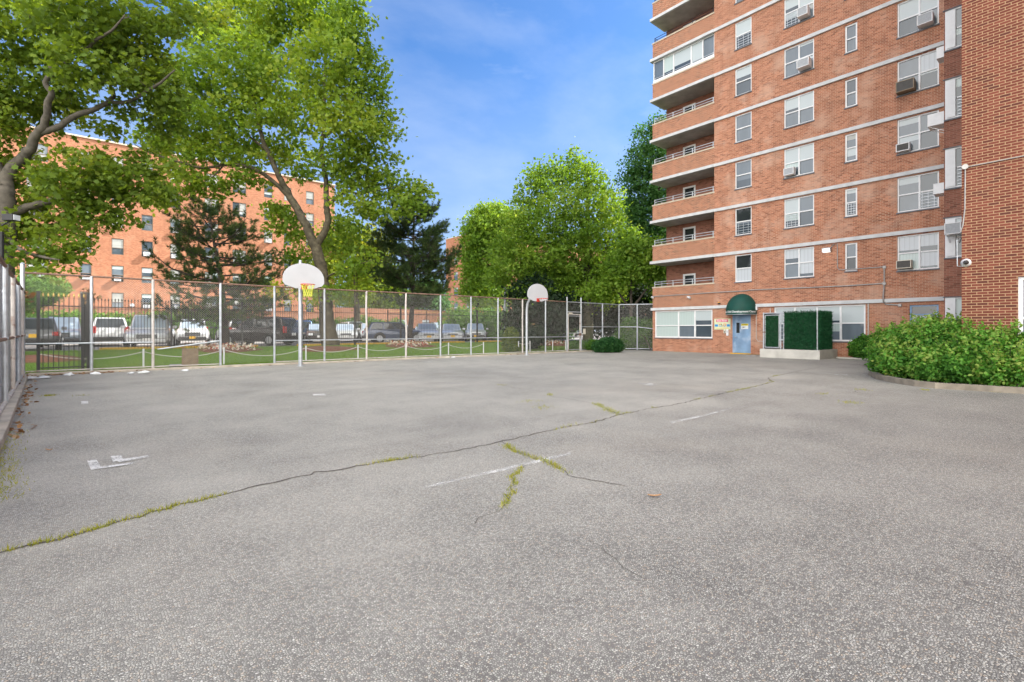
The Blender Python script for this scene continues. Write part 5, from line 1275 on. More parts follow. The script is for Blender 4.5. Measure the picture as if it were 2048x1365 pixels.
simple('plane_tree', 'tall broad bright green plane tree right of centre, behind the farther hoop', 1176, 690, 39, 330,
       [(1140, 325, 32, 26, 1), (1110, 350, 48, 34, 0), (1165, 360, 42, 36, 0), (1070, 385, 45, 36, -1), (1125, 405, 60, 42, -2.5), (1185, 405, 45, 45, 0), (1045, 430, 40, 36, 0), (1090, 450, 58, 40, -2), (1150, 460, 55, 40, -2), (1205, 455, 36, 44, 0), (1040, 480, 42, 38, 0), (1075, 505, 50, 36, -2), (1130, 515, 55, 36, -2), (1190, 505, 48, 38, -1), (1028, 520, 42, 32, 0), (1015, 545, 35, 30, -1), (1075, 550, 52, 26, -1), (1130, 560, 50, 24, -1), (1190, 555, 45, 28, 0), (1232, 500, 28, 40, 1), (1205, 375, 15, 20, 1), (1230, 430, 22, 28, 1), (1215, 590, 35, 22, 0), (1010, 500, 34, 28, -1), (995, 555, 26, 24, -2), (1030, 450, 36, 30, -2), (1060, 575, 40, 18, -2), (1000, 530, 28, 26, -3), (1110, 585, 40, 16, -1), (1240, 560, 30, 24, 0), (1250, 460, 24, 34, 1), (1225, 400, 24, 26, 1), (1215, 430, 30, 30, -1), (1150, 490, 50, 30, 1.5), (1090, 520, 50, 26, 2), (1060, 540, 45, 24, 2.5), (1200, 530, 45, 26, 2), (1130, 545, 60, 22, 3), (1235, 505, 34, 30, 2), (1180, 345, 20, 20, 0), (1085, 360, 26, 24, 0)],
       M['leaf7'], M['bark'], 41, 1350, 38, .235, r0=.42, spray=.40, extra=[[(1176, 560), (1150, 520), (1120, 490), (1080, 470)], [(1176, 570), (1195, 530), (1215, 490), (1225, 450)], [(1176, 540), (1130, 540), (1080, 545), (1040, 540)], [(1176, 500), (1160, 440), (1130, 390), (1110, 360)]])
simple('plane_tree', 'dark green drooping tree behind the corner of the brick tower', 1318, 690, 47, 270,
       [(1330, 262, 45, 30), (1295, 275, 30, 30), (1345, 320, 50, 40), (1290, 330, 40, 40), (1265, 360, 22, 30), (1330, 380, 55, 40), (1275, 400, 35, 40), (1310, 440, 50, 40), (1262, 440, 22, 35), (1340, 480, 45, 40), (1285, 490, 45, 40), (1320, 540, 45, 35), (1265, 540, 40, 36), (1300, 590, 45, 30), (1250, 590, 32, 25)], M['leaf8'], M['bark_dark'], 51, 800, 56, .25, r0=.4, spray=.5, up=.5, extra=[[(1318, 560), (1300, 500), (1285, 440), (1275, 380)], [(1318, 520), (1340, 460), (1345, 400), (1345, 330)]])
simple('plane_tree', 'low spreading tree with dark limbs between the gate and the tower', 1262, 695, 36, 560,
       [(1240, 540, 40, 26), (1280, 530, 40, 28), (1310, 545, 30, 26), (1265, 500, 35, 22), (1225, 570, 30, 20), (1300, 500, 28, 26), (1195, 585, 30, 16), (1325, 580, 20, 18)], M['leaf7'], M['bark_dark'], 52, 260, 52, .24, r0=.22, spray=.5, extra=[[(1262, 620), (1285, 590), (1305, 560), (1315, 530)], [(1262, 620), (1240, 590), (1225, 570), (1210, 560)]])
simple('magnolia_tree', 'dark glossy evergreen behind the farther hoop', 1075, 690, 37, 570, [(1075, 575, 38, 22), (1045, 595, 32, 22), (1100, 600, 34, 22), (1070, 620, 45, 20), (1035, 640, 28, 18), (1105, 640, 30, 20), (1135, 610, 24, 22)], M['holly'], M['bark_dark'], 53, 260, 70, .22, r0=.16, spray=.42, tpl=OVAL, cat='tree')
simple('understorey_tree', 'dark shady thicket tree behind the pedestrian gate', 1180, 695, 42, 590, [(1090, 570, 45, 24), (1150, 560, 50, 26), (1210, 560, 50, 26), (1260, 545, 40, 26), (1150, 605, 45, 26), (1190, 600, 42, 26), (1225, 610, 40, 26), (1170, 635, 50, 22), (1250, 630, 40, 26), (1290, 620, 40, 26), (1130, 590, 35, 24), (1310, 600, 30, 30), (1110, 625, 30, 24), (1270, 590, 40, 24), (1215, 650, 50, 18), (1300, 650, 36, 18)], M['holly'], M['bark_dark'], 54, 560, 64, .26, r0=.15, spray=.5)

simple('plane_tree', 'distant hazy green tree behind the low brick wing, left of the second pine', 748, 660, 82, 520, [(748, 535, 34, 26), (725, 560, 30, 24), (772, 560, 32, 24), (750, 585, 40, 20), (800, 570, 30, 24), (785, 600, 36, 16), (700, 600, 40, 18), (740, 612, 44, 14), (800, 612, 44, 14), (690, 580, 30, 20)], M['leaf7'], M['bark_dark'], 32, 380, 46, .45, spray=.9)
simple('plane_tree', 'distant green tree seen right of the second pine, before the far orange block', 885, 660, 78, 560, [(868, 590, 22, 18), (855, 575, 22, 20), (880, 608, 20, 12), (845, 600, 26, 18)], M['leaf8'], M['bark_dark'], 33, 160, 46, .42, spray=.8)
# pines
def pine(label, px, pyb, Y, pytop, lean, prof, seed, nwh, nb, tuft, density=1.0, mat='needle', r0=.2, jit=.03, lift=.22):
    rg = np.random.default_rng(seed); bx, by, _ = atd(px, pyb, Y); bz = lawnz(bx, by) - .03
    topv = np.array(atd(px + lean, pytop, Y)); bs = np.array((bx, by, bz)); t = thing('pine_tree', tuple(bs), label, 'tree')
    b = MB(); sm = [bs + (topv - bs) * s + np.array([RT[0], RT[1], 0]) * (.12 * math.sin(s * 5)) for s in np.linspace(0, 1, 14)]
    b.tube(sm, [float(r0 * (1 - .88 * s)) for s in np.linspace(0, 1, 14)], 10)
    NB = []; ND = []; NR = []
    for w in range(nwh):
        s0 = prof[0][0] + (1 - prof[0][0]) * (w + rg.uniform(-.3, .3)) / (nwh - .5)
        ph = rg.uniform(0, 6.28)
        for k in range(nb):
            s = min(.985, max(prof[0][0], s0 + rg.normal() * jit)); R = np.interp(s, [p[0] for p in prof], [p[1] for p in prof]); p0 = bs + (topv - bs) * s + np.array([RT[0], RT[1], 0]) * (.12 * math.sin(s * 5))
            a = ph + 6.283 * k / nb + rg.uniform(-.4, .4); L = R * rg.uniform(.5, 1.18); out = np.array([math.cos(a), math.sin(a), 0])
            rise = rg.uniform(-.04, lift) if s > .3 else rg.uniform(-.14, .1)
            pts = [p0, p0 + out * L * .35 + np.array([0, 0, L * (rise * .3 - .02)]), p0 + out * L * .7 + np.array([0, 0, L * (rise * .7)]), p0 + out * L + np.array([0, 0, L * (rise + .14)])]
            r1 = max(.012, .017 * L); b.tube(pts, [r1, r1 * .8, r1 * .55, .008], 5, cap=False)
            nt = max(3, int(tuft * L * density))
            for i in range(nt):
                f = .28 + .72 * (i + rg.uniform(0, 1)) / nt; seg = min(2, int(f * 3)); q = np.array(pts[seg]) * (1 - (f * 3 - seg)) + np.array(pts[min(3, seg + 1)]) * (f * 3 - seg)
                side = np.cross(out, [0, 0, 1]) * rg.uniform(-1, 1) * (.42 * (1.15 - f) + .08) * L + np.array([0, 0, rg.normal() * .07 * L + .1])
                e = q + side + out * rg.uniform(0, .15)
                if np.linalg.norm(e - q) > .12: b.tube([q, e], [.012, .006], 4, cap=False)
                dd = (e - q) / (np.linalg.norm(e - q) + 1e-6) * .8 + out * .4 + np.array([0, 0, .5]); dd /= np.linalg.norm(dd)
                kk = int(70 * rg.uniform(.7, 1.3)); C = e + dd * rg.uniform(-.22, .16, kk)[:, None] + rg.normal(size=(kk, 3)) * .02
                D = rg.normal(size=(kk, 3)); D -= dd * np.sum(D * dd, axis=1)[:, None]; D /= np.linalg.norm(D, axis=1)[:, None]; D = D + dd * .7
                NB.append(C); ND.append(D); NR.append(np.clip(rg.uniform(0, .5, kk) + rg.uniform(0, .5), 0, 1))
    obj('trunk', b, M['bark_dark'], t, smooth=True)
    C = np.concatenate(NB); np_mesh('crown', blades(C, np.concatenate(ND), .17, .024, rg), 3, M[mat], t, np.concatenate(NR)); return t
pine('dark open pine with a leaning trunk, on the lawn in front of the orange block', 452, 702, 27.0, 408, -30, [(.20, 3.4), (.36, 3.5), (.55, 3.3), (.75, 2.5), (.9, 2.0), (1, .7)], 3, 13, 5, 6.4, 1.1, jit=.035, lift=.3)
pine('dense dark pine on the lawn in the middle of the picture', 817, 690, 33.5, 398, 16, [(.27, 1.8), (.36, 2.9), (.5, 3.1), (.7, 2.8), (.86, 1.7), (1, .4)], 4, 14, 8, 11, 1.0, jit=.06, lift=.34)

# shrubs and hedges
def shrub(name, label, clumps, leafm, seed, n, ls, tpl=RHOMB, cat='bush', up=.6, group=None, stems=14, base=None, shell=.55, bark='bark_dark', rag=.0):
    rg = np.random.default_rng(seed); c0 = base or (clumps[0][0][0], clumps[0][0][1], .05)
    t = thing(name, c0, label, cat, group); b = MB()
    for k in range(stems):
        c, r = clumps[rg.integers(len(clumps))]; e = np.array(c) + rg.normal(size=3) * np.array(r) * .5; s = np.array([c[0] + rg.normal() * r[0] * .25, c[1] + rg.normal() * r[1] * .25, c0[2]])
        b.tube([s, (s + e) / 2 + rg.normal(size=3) * .06, e], [.022, .014, .005], 5, cap=False)
    obj('stem', b, M[bark], t)
    vol = np.array([c[1][0] * c[1][1] + c[1][0] * c[1][2] + c[1][1] * c[1][2] for c in clumps]); cnt = (n * vol / vol.sum()).astype(int); C = []; NBs = []; rn = []
    for (c, r), k in zip(clumps, cnt):
        d = rg.normal(size=(k, 3)); d /= np.linalg.norm(d, axis=1)[:, None]; q = rg.uniform(shell, 1.0, k) ** .6 + rg.normal(size=k) * .06
        if rag: q += np.maximum(0, rg.normal(size=k)) * rag * np.clip(d[:, 2], 0, 1)
        # break up the surface in small tufts
        ph = np.sin(d @ rg.normal(size=(3, 5)) * 5 + rg.uniform(0, 6, 5)).sum(1) * .045; q = q + ph
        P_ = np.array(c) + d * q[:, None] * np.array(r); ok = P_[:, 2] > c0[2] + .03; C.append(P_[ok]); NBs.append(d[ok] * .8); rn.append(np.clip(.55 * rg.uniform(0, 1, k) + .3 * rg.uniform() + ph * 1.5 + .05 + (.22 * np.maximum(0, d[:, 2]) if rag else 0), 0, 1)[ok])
    if rag:   # long feathery new shoots standing out of the top
        sb = MB()
        for _ in range(230):
            c, r = clumps[rg.integers(len(clumps))]; d = rg.normal(size=3); d[2] = abs(d[2]) + .35; d /= np.linalg.norm(d); p = np.array(c) + d * np.array(r) * .95
            g_ = d * .5 + np.array([0, 0, .8]) + rg.normal(size=3) * .3; g_ /= np.linalg.norm(g_); L = rg.uniform(.14, .42); k = int(L * 75)
            f = np.sort(rg.uniform(0, 1, k)); C.append(p + g_ * (f * L)[:, None] + rg.normal(size=(k, 3)) * .022); NBs.append(np.tile(d * .3, (k, 1))); rn.append(np.clip(.55 + .4 * f + rg.normal(size=k) * .1, 0, 1)); sb.tube([p, p + g_ * L], [.006, .002], 4, cap=False)
        obj('shoots', sb, M[bark], t)['kind'] = 'stuff'
    C = np.concatenate(C); np_mesh('foliage', leaves(C, ls, tpl, np.concatenate(NBs), up, rg), len(tpl), leafm, t, np.concatenate(rn)); return t
# big bush in the kerbed bed (clumps placed on the bed, heights in metres)
def bedpt(px, Y, z): x, y, _ = atd(px, 700, Y); return (x, y, z)
bcl = []
for px, Y, z, rx, ry, rz in ((1785, 14.4, .68, .56, .6, .62), (1822, 13.6, .78, .62, .6, .70), (1865, 13.0, .90, .68, .6, .72), (1905, 12.6, .82, .6, .55, .72), (1960, 11.55, .74, .6, .5, .66), (2012, 11.3, .70, .6, .5, .62), (2070, 11.0, .68, .6, .5, .60), (1845, 15.2, .92, .85, .85, .68), (1800, 16.2, .78, .65, .75, .64), (1880, 14.3, .98, .7, .7, .68), (1785, 17.6, .62, .5, .7, .58), (1870, 12.1, .5, .6, .5, .44), (1925, 11.6, .5, .6, .45, .42), (1985, 11.2, .48, .6, .4, .42), (2045, 10.9, .46, .6, .4, .42), (1805, 13.2, .48, .6, .5, .42), (1775, 14.2, .42, .5, .45, .38)):
    bcl.append((bedpt(px, Y, z), (rx, ry, rz)))
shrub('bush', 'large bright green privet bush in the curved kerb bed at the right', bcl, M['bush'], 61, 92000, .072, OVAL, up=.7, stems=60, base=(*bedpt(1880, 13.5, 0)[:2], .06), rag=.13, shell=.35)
bcl = [(bedpt(1730, 22.4, .56), (.5, .5, .56)), (bedpt(1750, 21.4, .62), (.5, .5, .58)), (bedpt(1716, 23.0, .46), (.38, .38, .46))]
shrub('bush', 'small darker bush against the brick wall left of the large bush', bcl, M['bush'], 62, 11000, .085, OVAL, stems=20, base=(*bedpt(1725, 22.6, 0)[:2], .03), shell=.35)
bcl = [(bedpt(1216, 29.2, .46), (.70, .55, .50)), (bedpt(1200, 29.3, .36), (.5, .45, .40)), (bedpt(1232, 29.4, .40), (.48, .45, .42))]
shrub('yew_bush', 'dark green rounded bush at the foot of the fence right of the gate', bcl, M['yew'], 63, 9000, .10, RHOMB, stems=14, base=(*bedpt(1215, 29.2, 0)[:2], .0), up=.3)
bcl = [(bedpt(1270, 34, 1.05), (1.3, 1.1, 1.25)), (bedpt(1296, 34.5, 1.0), (1.0, 1.0, 1.2)), (bedpt(1248, 33.5, .7), (.8, .8, .8))]
shrub('shrub', 'domed green shrub behind the fence beside the tower corner', bcl, M['hedge'], 64, 9000, .13, RHOMB, base=(*bedpt(1270, 34, 0)[:2], .05))
bcl = [(bedpt(1180, 31.2, .35), (.7, .5, .4)), (bedpt(1150, 31.0, .3), (.5, .5, .32))]
shrub('shrub', 'low pale green plants behind the gate', bcl, M['hedge'], 65, 3500, .12, RHOMB, base=(*bedpt(1180, 31.2, 0)[:2], .05))
bcl = [(bedpt(1023, 28.6, .95), (.42, .4, .55)), (bedpt(1020, 28.6, .55), (.5, .45, .5)), (bedpt(1030, 28.4, .25), (.6, .5, .28))]
shrub('juniper', 'small yellow green conifer behind the fence near the farther hoop', bcl, M['needle_y'], 66, 7000, .11, RHOMB, cat='conifer', base=(*bedpt(1023, 28.6, 0)[:2], .05), up=.2)
bcl = [(bedpt(1058, 31, .9), (1.1, 1.0, .7)), (bedpt(1040, 30.6, .6), (.8, .8, .5))]
shrub('shrub', 'wide dark evergreen shrub behind the farther hoop pole', bcl, M['holly'], 67, 8000, .13, RHOMB, base=(*bedpt(1062, 31, 0)[:2], .1), up=.3)
bcl = [(atd(70, 585, 30), (1.3, 1.2, .9)), (atd(100, 575, 30), (1.0, 1.0, .7)), (atd(45, 575, 30), (1.0, 1.0, 1.0)), (atd(40, 605, 30), (1.0, 1.0, .8))]
shrub('shrub', 'bushy green shrub behind the left corner of the fence', bcl, M['hedge'], 68, 9000, .14, RHOMB, base=(*atd(70, 585, 30)[:2], LOTZ))
hx0 = [(60, 175), (175, 300), (300, 430), (430, 560), (560, 690), (690, 800)]
hl = ['far left stretch behind the gold-tipped fence', 'second stretch behind the silver sport utility car', 'stretch behind the silver minivan', 'stretch behind the first pine', 'stretch behind the blue sport utility car', 'stretch between the big plane and the second pine']
for i, (a, b_) in enumerate(hx0):
    cl = []; n = 5
    for k in range(n):
        p = ony(a + (b_ - a) * (k + .5) / n, 640, 51.5); cl.append(((p[0], 51.5 + random.uniform(-.5, .5), 1.45 + random.uniform(-.3, .4)), (1.5, 1.2, 1.25)))
    shrub('hedge', 'leafy green hedge along the orange block, ' + hl[i], cl, M['hedge'], 70 + i, 7000, .20, RHOMB, cat='hedge', group='hedges along the orange block', base=(cl[2][0][0], 51.5, LOTZ), stems=4)
for i, (px, lab) in enumerate(((925, 'leftmost, below the light green tree'), (985, 'between the light tree and lamp post'), (1110, 'right of the dark evergreen'))):
    cl = [(atd(px + k * 16 - 16, 650, 46 + k), (1.6, 1.5, 1.6)) for k in range(3)]
    shrub('shrub', 'green shrub across the car park, ' + lab, cl, M['hedge'] if i != 2 else M['leaf8'], 80 + i, 6000, .2, RHOMB, base=(*atd(px, 650, 46)[:2], LOTZ))

# ------------------------------------------------------------------ mulch beds, grass, leaves, litter
def mulch(label, px, y, r, flowers, seed):
    x = ony(px, 660, y)[0]; mb = MB(); ring = []
    n = 26
    for k in range(n):
        a = 2 * math.pi * k / n; rr = r * (1 + .12 * math.sin(3 * a + seed)); ring.append((x + rr * math.cos(a), y + rr * math.sin(a) * .8))
    cz = lawnz(x, y) + .12
    for k in range(n):
        p, q = ring[k], ring[(k + 1) % n]; p2 = (x + (p[0] - x) * .6, y + (p[1] - y) * .6); q2 = (x + (q[0] - x) * .6, y + (q[1] - y) * .6)
        mb.face([(p[0], p[1], lawnz(*p) + .012), (q[0], q[1], lawnz(*q) + .012), (q2[0], q2[1], lawnz(*q2) + .10), (p2[0], p2[1], lawnz(*p2) + .10)]); mb.face([(p2[0], p2[1], lawnz(*p2) + .10), (q2[0], q2[1], lawnz(*q2) + .10), (x, y, cz)])
    structure('mulch_bed', mb, M['mulch'], label)
    if flowers:
        rg = np.random.default_rng(seed); k = 420; a = rg.uniform(0, 6.28, k); rr = r * np.sqrt(rg.uniform(0, .7, k)); C = np.stack([x + rr * np.cos(a), y + rr * np.sin(a) * .8, np.array([lawnz(x + u * math.cos(v), y + u * .8 * math.sin(v)) for u, v in zip(rr, a)]) + rg.uniform(.08, .28, k)], 1)
        o = np_mesh('bedding_plants', leaves(C, .13, RHOMB, up=.6, rng=rg), 4, M['flower'], None, rg.uniform(0, 1, k)); tag(o, flowers, 'plants', kind='stuff')
mulch('red mulch bed under the first pine', 455, 26.6, 1.45, 'pale and red bedding plants under the first pine', 1)
mulch('red mulch bed under the big plane tree', 655, 25.9, 1.6, None, 2)
mulch('red mulch bed under the second pine', 818, 26.6, 1.6, 'pale and red bedding plants under the second pine', 3)
mulch('red mulch bed at the left fence corner', 70, 25.0, 1.4, None, 4)
mulch('red mulch bed behind the farther hoop', 1085, 25.8, 2.2, 'sparse bedding plants behind the farther hoop', 5)
rg = np.random.default_rng(91)
n = 52000; x = rg.uniform(-6, 27, n); y = 20.5 + 8.2 * rg.uniform(0, 1, n) ** 1.5; z = np.array([lawnz(a, b) for a, b in zip(x, y)])
D = rg.normal(size=(n, 3)) * .35; D[:, 2] = 1
o = np_mesh('grass', blades(np.stack([x, y, z], 1), D, .075, .014, rg), 3, M['grass'], None, np.clip(.75 * rg.uniform(0, 1, n) ** 1.4 + .1 * np.sin(x * .8), 0, 1)); tag(o, 'short mown grass covering the lawn strip', 'grass', kind='stuff')
# cracks in the court
def gpts(pl): return [onz(px, py, 0) for px, py in pl]
def densify(P_, step, jit, rg):
    out = []
    for a, b in zip(P_[:-1], P_[1:]):
        a = np.array(a); b = np.array(b); L = np.linalg.norm(b - a); n = max(1, int(L / step)); d = (b - a) / L; s = np.array([-d[1], d[0], 0])
        for k in range(n): out.append(a + (b - a) * k / n + s * rg.normal() * jit)
    out.append(np.array(P_[-1])); return out
main = [(-60, 1128), (0, 1107), (60, 1090), (150, 1070), (250, 1040), (330, 1018), (420, 998), (500, 977), (545, 966), (600, 953), (650, 942), (700, 937), (760, 925), (830, 915), (905, 903), (960, 893), (1010, 882), (1070, 868), (1130, 855), (1190, 845), (1240, 830), (1300, 818), (1350, 810), (1400, 798), (1450, 787), (1500, 776), (1545, 765), (1535, 756), (1600, 742), (1640, 735)]
br2 = [(1005, 884), (1020, 897), (1040, 906), (1062, 914), (1085, 921), (1110, 932), (1130, 945), (1135, 953), (1180, 962), (1250, 972)]
br3 = [(1050, 932), (1032, 950), (1028, 975), (1020, 1000), (1015, 1013), (985, 1030), (950, 1048)]
br4 = [(1240, 830), (1215, 820), (1190, 808), (1130, 797), (1108, 795), (1098, 786), (1075, 782), (1040, 778), (1000, 770)]
br5 = [(1560, 792), (1640, 789), (1700, 787), (1722, 780), (1850, 795)]
br6 = [(1180, 1075), (1210, 1105), (1250, 1135), (1290, 1160)]
mcrack = pm('crack_dirt', (.13, .115, .10), .95, var=.4, scale=30)
mb = MB(); rgc = np.random.default_rng(17); dens = {}
for nm, pl, w in (('m', main, .022), ('2', br2, .012), ('3', br3, .009), ('4', br4, .011), ('5', br5, .008), ('6', br6, .004)):
    P_ = densify(gpts(pl), .07, .018, rgc); dens[nm] = P_
    for i in range(len(P_) - 1):
        a, b_ = P_[i], P_[i + 1]; d = b_ - a; d /= np.linalg.norm(d) + 1e-9; s = np.array([-d[1], d[0], 0]); w0 = w * (.5 + .9 * abs(math.sin(i * .37) * math.cos(i * .11))); w1 = w * (.5 + .9 * abs(math.sin((i + 1) * .37) * math.cos((i + 1) * .11)))
        mb.face([tuple(p + np.array([0, 0, .004])) for p in (a - s * w0 / 2, b_ - s * w1 / 2, b_ + s * w1 / 2, a + s * w0 / 2)])
structure('pavement_crack', mb, mcrack, 'long branching crack across the court asphalt')
Cs = []
def sprout(nm, px0, px1, per_m, sp):
    P_ = dens[nm]; out = []
    for i in range(len(P_) - 1):
        p = P_[i]; cx = p[0] * RT[0] + p[1] * RT[1]; cy_ = p[0] * FW[0] + p[1] * FW[1]
        if cy_ <= .3: continue
        q = CX + FPX * cx / cy_
        if px0 <= q <= px1:
            k = rgc.poisson(per_m * .07 * max(0, (.5 if nm == 'm' else .15) + .9 * math.sin(i * .21) + .8 * math.sin(i * .083 + 1) + .5 * math.sin(i * .57)))
            if k: Cs.append(np.array(P_[i]) + (np.array(P_[i + 1]) - np.array(P_[i])) * rgc.uniform(0, 1, (k, 1)) + rgc.normal(size=(k, 3)) * np.array([sp, sp, 0]))
sprout('m', -80, 545, 240, .018); sprout('m', 640, 910, 330, .022); sprout('m', 1100, 1260, 60, .02); sprout('m', 1300, 1560, 60, .02)
sprout('2', 1010, 1200, 300, .028); sprout('3', 1005, 1052, 190, .02); sprout('3', 940, 975, 300, .02); sprout('4', 990, 1240, 190, .05); sprout('5', 1640, 1740, 160, .07)
for (px, py, k, s) in ((1085, 815, 60, .1), (1060, 803, 60, .1), (1702, 806, 90, .1), (98, 792, 160, .05), (165, 792, 20, .05), (1565, 772, 0, .1), (1352, 705, 40, .12), (1395, 705, 60, .12), (1990, 783, 200, .12), (1850, 781, 60, .05), (1515, 710, 160, .14), (1508, 705, 80, .14)):
    if k: p = np.array(onz(px, py, 0)); Cs.append(p + rgc.normal(size=(k, 3)) * np.array([s, s, 0]))
for k in range(26):
    q = onz(8 - k * .8, 870 + k * 5.2, 0); Cs.append(np.array(q) + rgc.normal(size=(34, 3)) * np.array([.09, .14, 0]))
C = np.concatenate(Cs); C[:, 2] = .002; n = len(C); D = rgc.normal(size=(n, 3)) * .75; D[:, 2] = np.abs(D[:, 2]) + .6
rr = np.clip(rgc.uniform(.1, .95, n), 0, 1)
o = np_mesh('crack_weeds', blades(C, D, .042, .006, rgc), 3, M['weed'], None, rr); tag(o, 'yellow green weeds growing in the pavement cracks', 'weeds', kind='stuff')
# fallen leaves
Cs = []
for k in range(130):
    f = rgc.uniform(0, 1); y = 20.1 - f * 11.5; Cs.append((-1.48 + (20.1 - y) * .056 + abs(rgc.normal()) * .09, y, .012 + rgc.uniform(0, .02)))
for k in range(160): Cs.append((-1.2 + rgc.uniform(0, 1.6), 20.2 - abs(rgc.normal()) * .12, .012))
for k in range(90): Cs.append((rgc.uniform(-1, 22), 20.2 - abs(rgc.normal()) * .1, .012))
for k in range(90): Cs.append((-1.5 + rgc.normal() * .08, rgc.uniform(8, 20), .1 + rgc.uniform(0, .05)))
C = np.array(Cs); o = np_mesh('fallen_leaves', leaves(C, .065, LOBED, up=2.2, rng=rgc), 12, M['deadleaf'], None, rgc.uniform(0, 1, len(C))); tag(o, 'brown fallen leaves gathered along the fence kerbs', 'leaves', kind='stuff')
Cs = []
for k in range(70): Cs.append(np.array(atd(178 + rgc.normal() * 3, 592 + rgc.normal() * 8, 16.1)) + rgc.normal(size=3) * .06)
for k in range(26): Cs.append(np.array(atd(55 + rgc.normal() * 2, 595 + rgc.normal() * 5, 14.6)) + rgc.normal(size=3) * .05)
C = np.array(Cs); o = np_mesh('dead_vine_leaves', leaves(C, .11, LOBED, up=.2, rng=rgc), 12, M['deadleaf'], None, rgc.uniform(.3, 1, len(C))); tag(o, 'dry brown leaves caught on the iron fence tops', 'leaves', kind='stuff')
for (px, py, label, rot, s) in ((1309, 996, 'curled brown dead leaf on the asphalt, right of centre', .3, .055), (98, 903, 'small tan dead leaf on the asphalt near the left fence', .1, .04)):
    p = onz(px, py, 0); b = MB(); a = rot; 
    for k in range(4):
        u0, u1 = -1 + k * .5, -.5 + k * .5; z0, z1 = .012 + .012 * u0 * u0, .012 + .012 * u1 * u1; w0, w1 = .28 * (1 - u0 * u0) + .02, .28 * (1 - u1 * u1) + .02
        R_2 = lambda u, w, z: (p[0] + s * (u * RT[0] - w * FW[0]), p[1] + s * (u * RT[1] - w * FW[1]), z)
        b.face([R_2(u0, -w0, z0 + .008), R_2(u1, -w1, z1 + .008), R_2(u1, 0, z1), R_2(u0, 0, z0)]); b.face([R_2(u0, 0, z0), R_2(u1, 0, z1), R_2(u1, w1, z1 + .008), R_2(u0, w0, z0 + .008)])
    m, nt, out = new_mat('tan_leaf'); NT(nt).bsdf(out, (.42, .24, .12), .8); o = obj('dead_leaf', b, m, None, origin=p); tag(o, label, 'leaf')
# litter along the fence
def scrap(label, px, py, w, d, h, mat, seed, name='plastic_litter'):
    p = onz(px, py, 0); bm = bmesh.new(); bmesh.ops.create_icosphere(bm, subdivisions=2, radius=1); r_ = random.Random(seed)
    for v in bm.verts: v.co = Vector((v.co.x * w * r_.uniform(.7, 1.2), v.co.y * d * r_.uniform(.7, 1.2), max(0, v.co.z * .7 + .4) * h * r_.uniform(.5, 1.3)))
    me = bpy.data.meshes.new(name); bm.to_mesh(me); bm.free(); me.materials.append(mat); o = bpy.data.objects.new(name, me); COL.objects.link(o); o.location = (p[0], p[1] - .02, .004); tag(o, label, 'litter')
scrap('crumpled clear plastic at the left fence corner, on the leaves', 75, 758, .32, .12, .07, M['litter'], 1)
scrap('flattened clear plastic bottle at the fence foot, left of the first bay post', 136, 752, .14, .08, .08, M['litter'], 2)
scrap('crumpled white plastic bag at the foot of the first bay post', 191, 750, .13, .08, .07, M['paintwhite'], 3)
scrap('white plastic scrap left of the second bay post', 262, 748, .09, .06, .05, M['litter'], 4)
scrap('white plastic bag at the foot of the second bay post', 288, 747, .15, .08, .07, M['paintwhite'], 5)
scrap('small white plastic scrap below the brown board', 370, 743, .10, .06, .06, M['litter'], 6)
scrap('pale plastic scrap at the fence foot left of the farther hoop', 894, 716, .14, .08, .06, M['cream'], 7)
scrap('bluish plastic scrap at the fence foot left of the farther hoop', 906, 716, .12, .07, .06, M['litter'], 8)
x = ony(381, 660, 20.75)[0]; z = lawnz(x, 20.75); t = thing('utility_panel', (x, 20.75, z), 'brown square panel standing on the lawn behind the fence', 'panel')
b = MB(); b.obox((x, 20.75, z + .33), (.25, .05, 0), (0, .02, 0), (0, 0, .33)); obj('board', b, M['board_brown'], t, bevel=.01)
b = MB(); b.tube([(x - .2, 20.74, z + .66), (x - .18, 20.74, z + .86), (x + .1, 20.74, z + .86), (x + .12, 20.74, z + .66)], .014, 6); b.tube([(x - .26, 20.7, z), (x - .24, 20.7, z + .68)], .018, 6); obj('frame', b, M['rust'], t)
x = ony(351, 660, 20.75)[0]; t = thing('junction_pit_box', (x, 20.75, z), 'low dark box on the lawn beside the brown panel', 'box')
b = MB(); b.box(x - .2, x + .2, 20.6, 20.85, z - .02, z + .09); obj('case', b, M['black'], t, bevel=.015); b = MB(); b.box(x - .17, x + .17, 20.62, 20.83, z + .091, z + .115); obj('lid', b, M['acgrille'], t, bevel=.01)
p0 = atd(1282, 671, 31.8); p1 = atd(1301, 699, 31.6); t = thing('fallen_branch', (p1[0], p1[1], 0), 'bare pale branch leaning against the fence by the tower', 'branch')
b = MB(); b.tube([p0, atd(1290, 675, 31.8), p1], [.02, .03, .04], 6); obj('stick', b, M['bark_grey'], t)
